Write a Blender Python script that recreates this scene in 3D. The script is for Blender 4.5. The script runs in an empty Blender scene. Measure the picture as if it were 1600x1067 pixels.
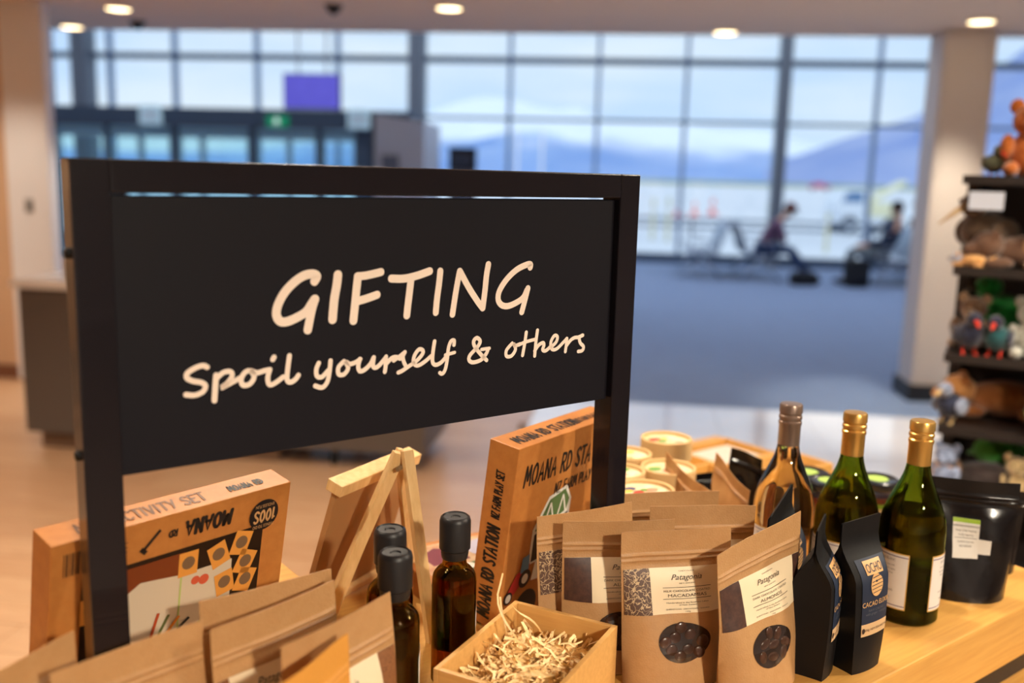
import bpy, bmesh, math, random
from mathutils import Vector, Matrix, noise, Euler

# ------------------------------------------------------------------ camera, world, sun, exposure
scene = bpy.context.scene
COL = scene.collection
R = math.radians
CAM_H = 1.55
cam_data = bpy.data.cameras.new('camera')
cam_data.sensor_width = 36.0
cam_data.lens = 36.0 * 1500.0 / 1600.0
cam_data.clip_start = 0.02
cam_data.clip_end = 30000.0
cam_data.dof.use_dof = True
cam_data.dof.focus_distance = 1.12
cam_data.dof.aperture_fstop = 2.4
cam = bpy.data.objects.new('camera', cam_data)
COL.objects.link(cam)
PITCH, ROLL = math.atan(260.0 / 1500.0), R(1.55)
cam.matrix_world = (Matrix.Translation((0, 0, CAM_H)) @ Matrix.Rotation(R(90) - PITCH, 4, 'X')
                    @ Matrix.Rotation(ROLL, 4, 'Z'))
scene.camera = cam
scene.view_settings.view_transform = 'Standard'
scene.view_settings.look = 'None'
scene.view_settings.gamma = 1.0
scene.view_settings.use_curve_mapping = False
scene.view_settings.exposure = 0.0

world = bpy.data.worlds.new('sky')
scene.world = world
world.use_nodes = True
wn, wl = world.node_tree.nodes, world.node_tree.links
wn.clear()
w_out = wn.new('ShaderNodeOutputWorld')
w_bg = wn.new('ShaderNodeBackground')
w_tc = wn.new('ShaderNodeTexCoord')
w_map = wn.new('ShaderNodeMapping')
w_map.inputs['Scale'].default_value = (1.2, 1.2, 6.0)
w_noise = wn.new('ShaderNodeTexNoise')
w_noise.inputs['Scale'].default_value = 2.2
w_noise.inputs['Detail'].default_value = 5.0
w_ramp = wn.new('ShaderNodeValToRGB')
w_ramp.color_ramp.elements[0].position = 0.36
w_ramp.color_ramp.elements[0].color = (0.56, 0.75, 1.0, 1)
w_ramp.color_ramp.elements[1].position = 0.62
w_ramp.color_ramp.elements[1].color = (0.84, 0.92, 0.99, 1)
wl.new(w_tc.outputs['Generated'], w_map.inputs['Vector'])
wl.new(w_map.outputs['Vector'], w_noise.inputs['Vector'])
wl.new(w_noise.outputs['Fac'], w_ramp.inputs['Fac'])
wl.new(w_ramp.outputs['Color'], w_bg.inputs['Color'])
w_bg.inputs['Strength'].default_value = 1.12
wl.new(w_bg.outputs['Background'], w_out.inputs['Surface'])

sun_d = bpy.data.lights.new('sun', 'SUN')
sun_d.energy = 1.1
sun_d.angle = R(4)
sun_d.color = (1.0, 0.97, 0.92)
sun = bpy.data.objects.new('sun', sun_d)
COL.objects.link(sun)
sun.rotation_euler = (R(38), 0, R(-25))      # from behind the building, high

# ------------------------------------------------------------------ frames
TH = R(37.5)                                   # table and sign run along this direction
TABLE_Z = 0.97
def W(a, b, z=TABLE_Z):
    return Vector((a * math.cos(TH) - b * math.sin(TH), a * math.sin(TH) + b * math.cos(TH), z))
RM = R(-7.0)                                   # the hall's walls run along this direction
def RW(u, v, z=0.0):
    return Vector((u * math.cos(RM) - v * math.sin(RM), u * math.sin(RM) + v * math.cos(RM), z))

# ------------------------------------------------------------------ materials
def s2l(c):
    return tuple(((x / 255.0) / 12.92 if x / 255.0 <= 0.04045 else ((x / 255.0 + 0.055) / 1.055) ** 2.4) for x in c)
MATS = {}
def mat(name, rgb, rough=0.5, metal=0.0, spec=0.5, var=None, bump=None, emit=None, trans=0.0, ior=1.45, coat=0.0, sheen=0.0, wave=None):
    """rgb is an sRGB triple; var=(scale, second sRGB colour, stretch) mottles it; bump=(scale, strength)."""
    if name in MATS: return MATS[name]
    m = bpy.data.materials.new(name); m.use_nodes = True
    nt = m.node_tree; n, l = nt.nodes, nt.links
    p = n['Principled BSDF']
    p.inputs['Base Color'].default_value = (*s2l(rgb), 1)
    p.inputs['Roughness'].default_value = rough
    p.inputs['Metallic'].default_value = metal
    p.inputs['Specular IOR Level'].default_value = spec
    p.inputs['IOR'].default_value = ior
    p.inputs['Transmission Weight'].default_value = trans
    p.inputs['Coat Weight'].default_value = coat
    p.inputs['Sheen Weight'].default_value = sheen
    if emit:
        p.inputs['Emission Color'].default_value = (*s2l(emit[0]), 1)
        p.inputs['Emission Strength'].default_value = emit[1]
    tc = None
    def coords(stretch):
        nonlocal tc
        if tc is None: tc = n.new('ShaderNodeTexCoord')
        mp = n.new('ShaderNodeMapping'); mp.inputs['Scale'].default_value = stretch
        l.new(tc.outputs['Object'], mp.inputs['Vector']); return mp.outputs['Vector']
    if var:
        sc, c2, st = var
        nz = n.new('ShaderNodeTexNoise'); nz.inputs['Scale'].default_value = sc
        nz.inputs['Detail'].default_value = 4.0; nz.inputs['Roughness'].default_value = 0.6
        l.new(coords(st), nz.inputs['Vector'])
        rp = n.new('ShaderNodeValToRGB')
        rp.color_ramp.elements[0].position = 0.35; rp.color_ramp.elements[0].color = (*s2l(rgb), 1)
        rp.color_ramp.elements[1].position = 0.68; rp.color_ramp.elements[1].color = (*s2l(c2), 1)
        l.new(nz.outputs['Fac'], rp.inputs['Fac']); l.new(rp.outputs['Color'], p.inputs['Base Color'])
    if wave:
        kind, sc, c2 = wave
        vo = n.new('ShaderNodeTexVoronoi'); vo.feature = 'DISTANCE_TO_EDGE'; vo.inputs['Scale'].default_value = sc
        nz = n.new('ShaderNodeTexNoise'); nz.inputs['Scale'].default_value = sc * 0.6
        mx = n.new('ShaderNodeMixRGB'); mx.inputs['Fac'].default_value = 0.03
        v = coords((1, 1, 1)); l.new(v, nz.inputs['Vector']); l.new(v, mx.inputs['Color1']); l.new(nz.outputs['Color'], mx.inputs['Color2'])
        l.new(mx.outputs['Color'], vo.inputs['Vector'])
        rp = n.new('ShaderNodeValToRGB')
        rp.color_ramp.elements[0].position = 0.025; rp.color_ramp.elements[0].color = (*s2l(c2), 1)
        rp.color_ramp.elements[1].position = 0.06; rp.color_ramp.elements[1].color = (*s2l(rgb), 1)
        l.new(vo.outputs['Distance'], rp.inputs['Fac']); l.new(rp.outputs['Color'], p.inputs['Base Color'])
    if bump:
        nz = n.new('ShaderNodeTexNoise'); nz.inputs['Scale'].default_value = bump[0]; nz.inputs['Detail'].default_value = 3.0
        l.new(coords(bump[2] if len(bump) > 2 else (1, 1, 1)), nz.inputs['Vector'])
        b = n.new('ShaderNodeBump'); b.inputs['Strength'].default_value = bump[1]; b.inputs['Distance'].default_value = 0.002
        l.new(nz.outputs['Fac'], b.inputs['Height']); l.new(b.outputs['Normal'], p.inputs['Normal'])
    MATS[name] = m
    return m
def pane_mat(name, tint, refl=0.06):
    """thin window glass: mostly clear, a little mirror"""
    if name in MATS: return MATS[name]
    m = bpy.data.materials.new(name); m.use_nodes = True
    n, l = m.node_tree.nodes, m.node_tree.links
    n.remove(n['Principled BSDF'])
    t = n.new('ShaderNodeBsdfTransparent'); t.inputs['Color'].default_value = (*tint, 1)
    g = n.new('ShaderNodeBsdfGlossy'); g.inputs['Roughness'].default_value = 0.02
    mx = n.new('ShaderNodeMixShader'); mx.inputs['Fac'].default_value = refl
    l.new(t.outputs[0], mx.inputs[1]); l.new(g.outputs[0], mx.inputs[2])
    l.new(mx.outputs[0], n['Material Output'].inputs['Surface'])
    MATS[name] = m
    return m
def glass_mat(name, tint, rough=0.0, ior=1.48):
    if name in MATS: return MATS[name]
    m = bpy.data.materials.new(name); m.use_nodes = True
    n, l = m.node_tree.nodes, m.node_tree.links
    n.remove(n['Principled BSDF'])
    g = n.new('ShaderNodeBsdfGlass'); g.inputs['Color'].default_value = (*tint, 1)
    g.inputs['Roughness'].default_value = rough; g.inputs['IOR'].default_value = ior
    l.new(g.outputs[0], n['Material Output'].inputs['Surface'])
    MATS[name] = m
    return m

# ------------------------------------------------------------------ mesh building
class MB:
    def __init__(s): s.v, s.f = [], []
    def add(s, verts, faces):
        o = len(s.v); s.v += [Vector(p) for p in verts]; s.f += [tuple(i + o for i in f) for f in faces]; return s
    def box(s, x0, x1, y0, y1, z0, z1, M=None):
        v = [Vector((x, y, z)) for z in (z0, z1) for y in (y0, y1) for x in (x0, x1)]
        if M: v = [M @ p for p in v]
        return s.add(v, [(0, 2, 3, 1), (4, 5, 7, 6), (0, 1, 5, 4), (2, 6, 7, 3), (0, 4, 6, 2), (1, 3, 7, 5)])
    def bar(s, p, q, w, d, upv=(0, 0, 1)):
        p, q = Vector(p), Vector(q); z = (q - p).normalized(); x = Vector(upv).cross(z)
        if x.length < 1e-5: x = Vector((1, 0, 0)).cross(z)
        x.normalize(); y = z.cross(x); L = (q - p).length
        M = Matrix((x, y, z)).transposed().to_4x4(); M.translation = p
        return s.box(-w / 2, w / 2, -d / 2, d / 2, 0, L, M)
    def lathe(s, prof, n=32, c=(0, 0, 0), a0=0.0, a1=2 * math.pi, M=None):
        full = abs(a1 - a0 - 2 * math.pi) < 1e-6; k = n if full else n + 1
        vs, fs = [], []
        for r, z in prof:
            for i in range(k):
                a = a0 + (a1 - a0) * i / n; p = Vector((c[0] + r * math.cos(a), c[1] + r * math.sin(a), c[2] + z))
                vs.append(M @ p if M else p)
        for j in range(len(prof) - 1):
            for i in range(n):
                i2 = (i + 1) % k
                fs.append((j * k + i, j * k + i2, (j + 1) * k + i2, (j + 1) * k + i))
        return s.add(vs, fs)
    def ell(s, c, r, M=None, n=16, m=10):
        c = Vector(c); vs = [(0, 0, -1)]
        for j in range(1, m):
            t = -math.pi / 2 + math.pi * j / m
            vs += [(math.cos(t) * math.cos(2 * math.pi * i / n), math.cos(t) * math.sin(2 * math.pi * i / n), math.sin(t)) for i in range(n)]
        vs.append((0, 0, 1)); fs = []
        for i in range(n): fs.append((0, 1 + (i + 1) % n, 1 + i))
        for j in range(m - 2):
            for i in range(n):
                a = 1 + j * n + i; b = 1 + j * n + (i + 1) % n; fs.append((a, b, b + n, a + n))
        k = 1 + (m - 2) * n
        for i in range(n): fs.append((k + i, k + (i + 1) % n, len(vs) - 1))
        P = []
        for p in vs:
            q = Vector((p[0] * r[0], p[1] * r[1], p[2] * r[2]))
            if M: q = M @ q
            P.append(q + c)
        return s.add(P, fs)
    def tube(s, pts, r, n=8, cap=True):
        pts = [Vector(p) for p in pts]; k = len(pts); rr = r if isinstance(r, (list, tuple)) else [r] * k
        vs, fs, px = [], [], None
        for i, p in enumerate(pts):
            t = (pts[min(i + 1, k - 1)] - pts[max(i - 1, 0)]).normalized()
            if px is None:
                px = t.cross(Vector((0, 0, 1)))
                if px.length < 1e-3: px = t.cross(Vector((1, 0, 0)))
            px = (px - t * px.dot(t)).normalized(); py = t.cross(px)
            vs += [p + rr[i] * (math.cos(2 * math.pi * j / n) * px + math.sin(2 * math.pi * j / n) * py) for j in range(n)]
        for i in range(k - 1):
            for j in range(n):
                fs.append((i * n + j, i * n + (j + 1) % n, (i + 1) * n + (j + 1) % n, (i + 1) * n + j))
        if cap: fs += [tuple(reversed(range(n))), tuple((k - 1) * n + j for j in range(n))]
        return s.add(vs, fs)
    def prism(s, poly, z0, z1, M=None):
        n = len(poly); vs = [Vector((x, y, z0)) for x, y in poly] + [Vector((x, y, z1)) for x, y in poly]
        if M: vs = [M @ p for p in vs]
        return s.add(vs, [tuple(reversed(range(n))), tuple(range(n, 2 * n))] + [(i, (i + 1) % n, n + (i + 1) % n, n + i) for i in range(n)])
    def grid(s, fn, nu, nv):
        vs = [fn(i / nu, j / nv) for j in range(nv + 1) for i in range(nu + 1)]
        return s.add(vs, [(j * (nu + 1) + i, j * (nu + 1) + i + 1, (j + 1) * (nu + 1) + i + 1, (j + 1) * (nu + 1) + i) for j in range(nv) for i in range(nu)])
    def build(s, name, m, parent=None, smooth=False, bevel=0.0, fix=True):
        me = bpy.data.meshes.new(name); me.from_pydata(s.v, [], s.f)
        if fix or bevel:
            bm = bmesh.new(); bm.from_mesh(me)
            bmesh.ops.recalc_face_normals(bm, faces=bm.faces)
            if bevel:
                bmesh.ops.bevel(bm, geom=[e for e in bm.edges if len(e.link_faces) == 2 and e.calc_face_angle(0) > 0.6], offset=bevel, segments=2, affect='EDGES', profile=0.6)
            bm.to_mesh(me); bm.free()
        if smooth:
            for p in me.polygons: p.use_smooth = True
            if smooth == 'auto': me.set_sharp_from_angle(angle=R(40))
        me.materials.append(m)
        o = bpy.data.objects.new(name, me); COL.objects.link(o)
        if parent: o.parent = parent
        return o
def tag(o, label=None, cat=None, group=None, kind=None):
    if label: o['label'] = label
    if cat: o['category'] = cat
    if group: o['group'] = group
    if kind: o['kind'] = kind
    return o
def thing(name, label, cat, loc=(0, 0, 0), rz=0.0, group=None):
    o = bpy.data.objects.new(name, None); COL.objects.link(o); o.empty_display_size = 0.02
    o.location = loc; o.rotation_euler = (0, 0, rz)
    return tag(o, label, cat, group)
def struct(o, label=None):
    o['kind'] = 'structure'
    if label: o['label'] = label
    return o
def copy_tree(o, parent=None):
    c = o.copy(); COL.objects.link(c)
    if parent: c.parent = parent
    for ch in o.children: copy_tree(ch, c)
    return c
def ROOM(name, label=None):
    o = bpy.data.objects.new(name, None); COL.objects.link(o); o.rotation_euler = (0, 0, RM); o['kind'] = 'structure'
    if label: o['label'] = label
    return o

# lettering: real type for print, stroked lines for hand lettering
_TXT = {}
def text_geo(s, size=1.0, shear=0.0, sx=1.0):
    """vertices (x, y) centred on x and faces of one line of type"""
    key = (s, shear)
    if key not in _TXT:
        cu = bpy.data.curves.new('type', 'FONT'); cu.body = s; cu.align_x = 'CENTER'; cu.size = 1.0; cu.shear = shear; cu.resolution_u = 3
        ob = bpy.data.objects.new('type', cu); COL.objects.link(ob)
        me = ob.to_mesh()
        _TXT[key] = ([(v.co.x, v.co.y) for v in me.vertices], [tuple(p.vertices) for p in me.polygons])
        ob.to_mesh_clear(); bpy.data.objects.remove(ob); bpy.data.curves.remove(cu)
    v, f = _TXT[key]
    return [(x * size * sx, y * size) for x, y in v], f
def smooth_line(pts, n=5):
    if len(pts) < 3: return [Vector(p) for p in pts]
    P = [Vector(p) for p in pts]; out = []
    for i in range(len(P) - 1):
        p0, p1, p2, p3 = P[max(i - 1, 0)], P[i], P[i + 1], P[min(i + 2, len(P) - 1)]
        for k in range(n):
            t = k / n
            out.append(0.5 * ((2 * p1) + (p2 - p0) * t + (2 * p0 - 5 * p1 + 4 * p2 - p3) * t * t + (3 * p1 - p0 - 3 * p2 + p3) * t ** 3))
    out.append(P[-1]); return out
def stroke_geo(pts, w, smooth=True):
    """flat ribbon with round ends along a 2D line: verts, faces"""
    L = smooth_line([(p[0], p[1]) for p in pts]) if smooth else [Vector((p[0], p[1])) for p in pts]
    vs, fs, k = [], [], len(L)
    for i, p in enumerate(L):
        t = (L[min(i + 1, k - 1)] - L[max(i - 1, 0)]); t = t.normalized() if t.length > 1e-9 else Vector((1, 0)); nn = Vector((-t.y, t.x))
        vs += [p + nn * w / 2, p - nn * w / 2]
    for i in range(k - 1): fs.append((2 * i, 2 * i + 1, 2 * i + 3, 2 * i + 2))
    for p, q in ((L[0], L[1]), (L[-1], L[-2])):                    # round ends: outer half discs
        b = math.atan2(p.y - q.y, p.x - q.x); o = len(vs)
        vs += [p + Vector((math.cos(b + (a - 4) * math.pi / 8), math.sin(b + (a - 4) * math.pi / 8))) * w / 2 for a in range(9)]
        fs.append(tuple(range(o, o + 9)))
    return vs, fs
GLYPH = {  # hand-drawn capitals, (advance, strokes)
 'A': (.62, [[(0, 0), (.28, 1), (.54, 0)], [(.1, .36), (.46, .36)]]), 'C': (.55, [[(.48, .85), (.28, 1), (.06, .75), (.02, .4), (.12, .08), (.3, 0), (.5, .15)]]),
 'D': (.6, [[(.04, 0), (.04, 1)], [(.04, 1), (.3, .95), (.5, .6), (.42, .2), (.04, 0)]]), 'E': (.52, [[(.44, 1), (.04, 1)], [(.04, 1), (.04, 0)], [(.04, 0), (.46, 0)], [(.04, .53), (.38, .53)]]),
 'F': (.5, [[(.46, 1), (.04, 1)], [(.04, 1), (.04, 0)], [(.04, .5), (.38, .52)]]), 'I': (.22, [[(.08, 0), (.08, 1)]]), 'L': (.48, [[(.04, 1), (.04, 0)], [(.04, 0), (.44, .02)]]),
 'M': (.74, [[(0, 0), (.1, 1)], [(.1, 1), (.33, .3)], [(.33, .3), (.56, 1)], [(.56, 1), (.66, 0)]]), 'N': (.62, [[(.04, 0), (.04, 1)], [(.04, 1), (.5, 0)], [(.5, 0), (.5, 1)]]),
 'O': (.64, [[(.28, 1), (.08, .8), (.02, .4), (.14, .05), (.34, .02), (.52, .3), (.52, .7), (.4, .95), (.26, 1)]]), 'P': (.54, [[(.04, 0), (.04, 1)], [(.04, 1), (.4, .95), (.46, .7), (.34, .5), (.04, .44)]]),
 'R': (.58, [[(.04, 0), (.04, 1)], [(.04, 1), (.4, .95), (.46, .72), (.34, .54), (.04, .48)], [(.2, .48), (.5, 0)]]), 'S': (.52, [[(.44, .86), (.28, 1), (.08, .88), (.08, .66), (.36, .4), (.44, .2), (.26, 0), (.02, .14)]]),
 'T': (.56, [[(0, 1), (.54, 1)], [(.27, 1), (.27, 0)]]), 'U': (.6, [[(.04, 1), (.06, .2), (.26, 0), (.46, .2), (.5, 1)]]), 'V': (.56, [[(0, 1), (.26, 0)], [(.26, 0), (.5, 1)]]), 'Y': (.54, [[(0, 1), (.26, .5)], [(.5, 1), (.2, 0)]]),
 'Z': (.54, [[(.02, 1), (.46, 1)], [(.46, 1), (0, 0)], [(0, 0), (.48, 0)]]), '1': (.3, [[(.02, .82), (.16, 1), (.16, 0)]]), '0': (.56, [[(.26, 1), (.06, .7), (.08, .25), (.26, 0), (.46, .3), (.44, .75), (.26, 1)]]), ' ': (.34, []), '.': (.2, [[(.06, 0), (.09, 0)]])}
def hand_geo(s, h, w, sx=1.0, slant=0.08):
    """hand-lettered capitals, height h, stroke w, starting at x = 0: verts, faces, length"""
    vs, fs, x = [], [], 0.0
    for ch in s:
        adv, st = GLYPH[ch]
        for q in st:
            v, f = stroke_geo([((x + (px + slant * py) * sx) * h, py * h) for px, py in q], w, smooth=len(q) > 3)
            o = len(vs); vs += v; fs += [tuple(i + o for i in g) for g in f]
        x += (adv + .12) * sx
    return vs, fs, x * h

# ================================================================== the building
rnd = random.Random(7)
m_plank = [mat('oak_floor_%d' % i, c, rough=0.28, var=(3.0, c2, (1.5, 14, 1))) for i, (c, c2) in enumerate([
    ((190, 150, 116), (172, 130, 98)), ((182, 142, 108), (196, 158, 124)), ((198, 160, 126), (178, 136, 102)), ((176, 134, 100), (190, 150, 116))])]
m_glare = mat('pale_floor_glare', (246, 246, 250), rough=0.07, ior=1.8, var=(2.0, (238, 238, 244), (1, 1, 1)))  # near-white tone stands in for window glare on the wood floor
m_grout = mat('floor_bed', (120, 100, 84), rough=0.8)
m_carpet = mat('blue_grey_carpet', (116, 140, 176), rough=0.95, sheen=0.3, var=(5.0, (100, 122, 158), (1.0, 6.0, 1)), bump=(220, 0.5))
floor = ROOM('floor')
MB().box(-7, 8, -4.2, 6.62, -0.25, -0.012).build('slab', m_grout, floor)
MB().box(-13.5, 10, 6.62, 18.6, -0.25, 0.0).build('carpet', m_carpet, floor)
pl_mesh = {}
for r in range(25):
    v0 = 2.1 + r * 0.18; u = -5.3 + (r % 3) * 0.52 - 0.3
    while u < (-.6 if v0 > 4.95 else 0.0 if v0 > 4.35 else 1.8):
        L = rnd.choice([1.2, 1.5, 1.8]); u1 = min(u + L, -.6 if v0 > 4.95 else 0.0 if v0 > 4.35 else 1.8); k = rnd.randrange(4)
        if u1 - u > 0.15:
            o = MB().box(u + 0.0015, u1 - 0.0015, v0 + 0.0015, min(v0 + 0.18, 6.62) - 0.0015, -0.012, 0.0).build('plank', m_plank[k], floor, fix=False)
        u += L
for i in range(-1, 9):
    for j in range(4):
        if i < 0 and j < 1: continue
        u0, v0 = 0.0 + i * 0.6, 4.44 + j * 0.55
        MB().box(u0 + 0.0015, u0 + 0.5985, v0 + 0.0015, min(v0 + 0.55, 6.62) - 0.0015, -0.012, 0.0).build('glare_tile', m_glare, floor, fix=False)

m_ceil = mat('ceiling_paint', (232, 210, 192), rough=0.85)
m_white = mat('white_wall_paint', (234, 230, 232), rough=0.6)
m_tan = mat('tan_wall', (206, 168, 134), rough=0.6)
m_col = mat('column_paint', (214, 204, 196), rough=0.5)
m_steel = mat('window_steel', (84, 98, 116), rough=0.4, spec=0.4)
m_dark = mat('dark_door_frame', (62, 76, 92), rough=0.45)
def room_box(name, m, dims, kind=True, bevel=0.0, parent=None):
    o = MB().box(*dims).build(name, m, parent, bevel=bevel)
    if parent is None:
        o.rotation_euler = (0, 0, RM)
        if kind: o['kind'] = 'structure'
    return o
room_box('ceiling', m_ceil, (-7, 8, -4.2, 7.6, 2.62, 2.9))
room_box('trim_1', m_ceil, (-13.5, 10, 7.35, 7.6, 2.9, 6.6))
room_box('ceiling_hall', m_ceil, (-13.5, 10, 7.6, 18.6, 6.6, 6.8))
room_box('wall_back', m_white, (-7, 8, -4.4, -4.2, -0.25, 2.9))
room_box('wall_shop_left', m_tan, (-7.2, -7, -4.4, 7.6, -0.25, 2.9))
room_box('wall_shop_right', m_white, (8, 8.2, -4.4, 7.6, -0.25, 2.9))
room_box('wall_left', m_white, (-13.7, -13.5, 7.4, 18.6, -0.25, 6.8))
room_box('wall_right', m_white, (10, 10.2, 7.4, 18.6, -0.25, 6.8))
room_box('wall_front', m_tan, (-7.0, -4.37, 6.33, 6.5, 0, 2.62))
room_box('wall_hall_left', m_white, (-13.5, -7.2, 7.4, 7.6, -0.25, 2.9))
room_box('wall_hall_right', m_white, (8.2, 10.0, 7.4, 7.6, -0.25, 2.9))
room_box('baseboard_left', mat('brown_skirting', (120, 78, 56), rough=0.5), (-7.0, -4.37, 6.31, 6.33, 0, 0.1))
room_box('trim_2', m_white, (-4.36, -4.04, 6.3, 6.4, 0, 2.62), bevel=0.01)['label'] = 'white square column beside the grey counter'
room_box('trim_3', m_col, (2.06, 2.42, 7.18, 7.56, 0, 2.62), bevel=0.04)['label'] = 'beige column beside the plush toy stand'
room_box('baseboard_right', mat('dark_skirting', (38, 40, 46), rough=0.5), (2.04, 2.44, 7.16, 7.58, 0, 0.12))

# ---- window wall
m_pane = pane_mat('window_glass', (0.93, 0.97, 1.0), 0.05)
WV = 18.3
m_mull = mat('mullion_sky_flare', (128, 150, 178), rough=0.35, spec=0.5)  # paler blue tone carries flare from the bright sky behind
def window_bay(n, u0, u1, mull, z0=0.0):
    w = ROOM('window_%d' % n)
    rows = [0.12, 2.585, 3.645, 4.9, 6.5]
    th = {0.12: 0.12, 2.585: 0.05, 3.645: 0.11, 4.9: 0.08, 6.5: 0.1}
    xs = [u0] + mull + [u1]
    for x in mull: MB().box(x - 0.035, x + 0.035, WV - 0.08, WV + 0.08, z0, 6.55).build('mullion', m_mull, w)
    for z in rows:
        if z < z0: continue
        MB().box(u0, u1, WV - 0.085, WV + 0.085, z - th[z] / 2 - (0.06 if z == 0.12 else 0), z + th[z] / 2).build('transom', m_steel, w)
    for i in range(len(xs) - 1):
        for a, b in zip(rows[:-1], rows[1:]):
            MB().box(xs[i], xs[i + 1], WV - 0.006, WV + 0.006, a, b).build('pane', m_pane, w)
    return w
window_bay(1, -13.5, -10.98, [-12.9, -11.58])
window_bay(2, -10.67, -4.29, [-10.32, -8.98, -7.32, -5.72])
window_bay(3, -4.02, 2.456, [-2.41, -0.77, 0.83])
window_bay(4, 2.65, 10.0, [4.2, 5.8, 7.4])
for i, (a, b) in enumerate(((-10.98, -10.67), (-4.29, -4.02), (2.456, 2.65))):
    room_box('trim_%d' % (4 + i), mat('window_post_paint', (104, 112, 122), rough=0.5), (a, b, WV - 0.3, WV + 0.1, 0, 6.6))
room_box('trim_7', m_white, (-13.5, 10, WV + 0.1, WV + 0.3, 6.5, 6.8))

sw = thing('wall_switch', 'small grey switch plate on the white column', 'switch', RW(-4.2, 6.3, 1.25), RM)
MB().box(-.03, .03, -.008, 0, -.045, .045).build('plate', mat('switch_grey', (150, 146, 144), rough=.5), sw, bevel=.002)
MB().box(-.012, .012, -.013, -.008, -.02, .02).build('rocker', mat('switch_dark', (110, 106, 104), rough=.5), sw, bevel=.002)

# ---- sliding door lobby in front of the left windows
m_dpane = pane_mat('green_tinted_glass', (0.74, 0.92, 0.95), 0.06)
m_dframe = mat('pale_door_rail', (150, 186, 196), rough=0.4)
lob = ROOM('door_1', 'dark framed sliding door lobby under the left windows')
MB().box(-9.55, -3.5, 14.9, 15.3, 2.18, 2.47).build('header_beam', m_dark, lob)
for a, b in ((-9.55, -9.45), (-8.6, -8.53), (-7.46, -7.35), (-6.15, -6.04), (-5.03, -4.95), (-4.4, -4.1)):
    MB().box(a, b, 14.95, 15.15, 0, 2.18).build('post', m_dark, lob)
dl = [(-9.45, -8.6), (-8.53, -8.0), (-8.0, -7.46), (-7.35, -6.95), (-6.95, -6.15), (-6.04, -5.5), (-5.5, -5.03), (-4.95, -4.4)]
for i, (a, b) in enumerate(dl):
    p = MB().box(a + .01, b - .01, 15.0 + .03 * (i % 2), 15.012 + .03 * (i % 2), 0.1, 2.0).build('door_leaf', m_dpane, lob)
    MB().box(a + .01, b - .01, 14.99, 15.06, 2.0, 2.17).build('door_rail', m_dframe, p)
    MB().box(a + .01, b - .01, 14.99, 15.06, 0.0, 0.1).build('door_rail', m_dframe, p)
    MB().box(a + .01, a + .045, 14.99, 15.06, 0.1, 2.0).build('door_stile', m_dframe, p)
    MB().box(b - .045, b - .01, 14.99, 15.06, 0.1, 2.0).build('door_stile', m_dframe, p)

# ---- downlights in the shop ceiling (those in view first, then unseen ones placed to brighten table, sign and walls)
m_lens = mat('lamp_lens', (255, 232, 190), rough=0.4, emit=((255, 226, 176), 7.0))
m_ring = mat('lamp_ring', (232, 226, 218), rough=0.4)
WARM = (1.0, 0.88, 0.70)
def downlight(p, energy, label, angle=120, visible=True, blend=0.6, col=WARM):
    t = thing('downlight', label, 'ceiling light', (p[0], p[1], 2.62), 0, 'recessed downlights in the shop ceiling, seen and added')
    MB().lathe([(.078, -.002), (.1, -.002), (.102, -.012), (.094, -.024), (.08, -.02), (.078, -.002)], 28).build('ring', m_ring, t, smooth='auto')
    MB().lathe([(0.0, -.026), (.04, -.025), (.078, -.018), (.079, -.006), (0, -.006)], 28).build('lens', m_lens, t, smooth='auto')
    d = bpy.data.lights.new('lamp', 'SPOT'); d.energy = energy; d.color = col; d.spot_size = R(angle); d.spot_blend = blend; d.shadow_soft_size = 0.11
    o = bpy.data.objects.new('lamp', d); COL.objects.link(o); o.location = (p[0], p[1], 2.58)
    return t
SEEN = [(RW(-3.59, 6.5), 'glowing round downlight between the white column and the ceiling sensor'), (RW(-4.46, 7.36), 'glowing round downlight nearest the white column and the ceiling edge'),
        (RW(-1.255, 6.4), 'glowing round downlight above the grey counter end'), (RW(.59, 7.35), 'glowing round downlight at the ceiling edge above the seated people'), (RW(2.16, 6.78), 'glowing round downlight just in front of the beige column')]
for (p, lb), e in zip(SEEN, (110, 90, 110, 25, 210)): downlight(p, e, lb, 62, blend=.5)
for p, e, an in (((-1.1, .95), 80, 150), ((1.5, -1.6), 800, 172), ((-.35, 2.05), 190, 125), (tuple(RW(-6.0, 4.9))[:2], 250, 140), ((1.25, 1.75), 75, 110), ((-1.9, 3.0), 210, 120), ((2.5, 1.2), 330, 160), ((1.9, 4.0), 80, 100), ((-.4, 4.0), 80, 100), ((-3.3, 1.4), 260, 140), (tuple(RW(-4.25, 5.6))[:2], 85, 105), ((3.6, 3.6), 120, 120)):  # front and left-wall lamps added to brighten the lettering and post
    downlight(p, e, 'unseen round downlight placed to light the table, sign and walls', an)
m_sens = mat('black_plastic', (26, 26, 30), rough=0.4)
for p, lb in ((RW(-3.8, 7.15), 'small black ceiling sensor between two downlights'), (RW(-2.03, 6.4), 'small black ceiling sensor above the purple screen')):
    t = thing('ceiling_sensor', lb, 'sensor', (p.x, p.y, 2.62), 0, 'black sensors on the ceiling')
    MB().lathe([(0, 0), (.05, 0), (.05, -.02), (.03, -.05), (.012, -.062), (0, -.064)], 20).build('dome', m_sens, t, smooth='auto')
    MB().lathe([(.05, 0), (.062, 0), (.062, -.01), (.05, -.012)], 20).build('base_ring', m_sens, t, smooth='auto')
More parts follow.
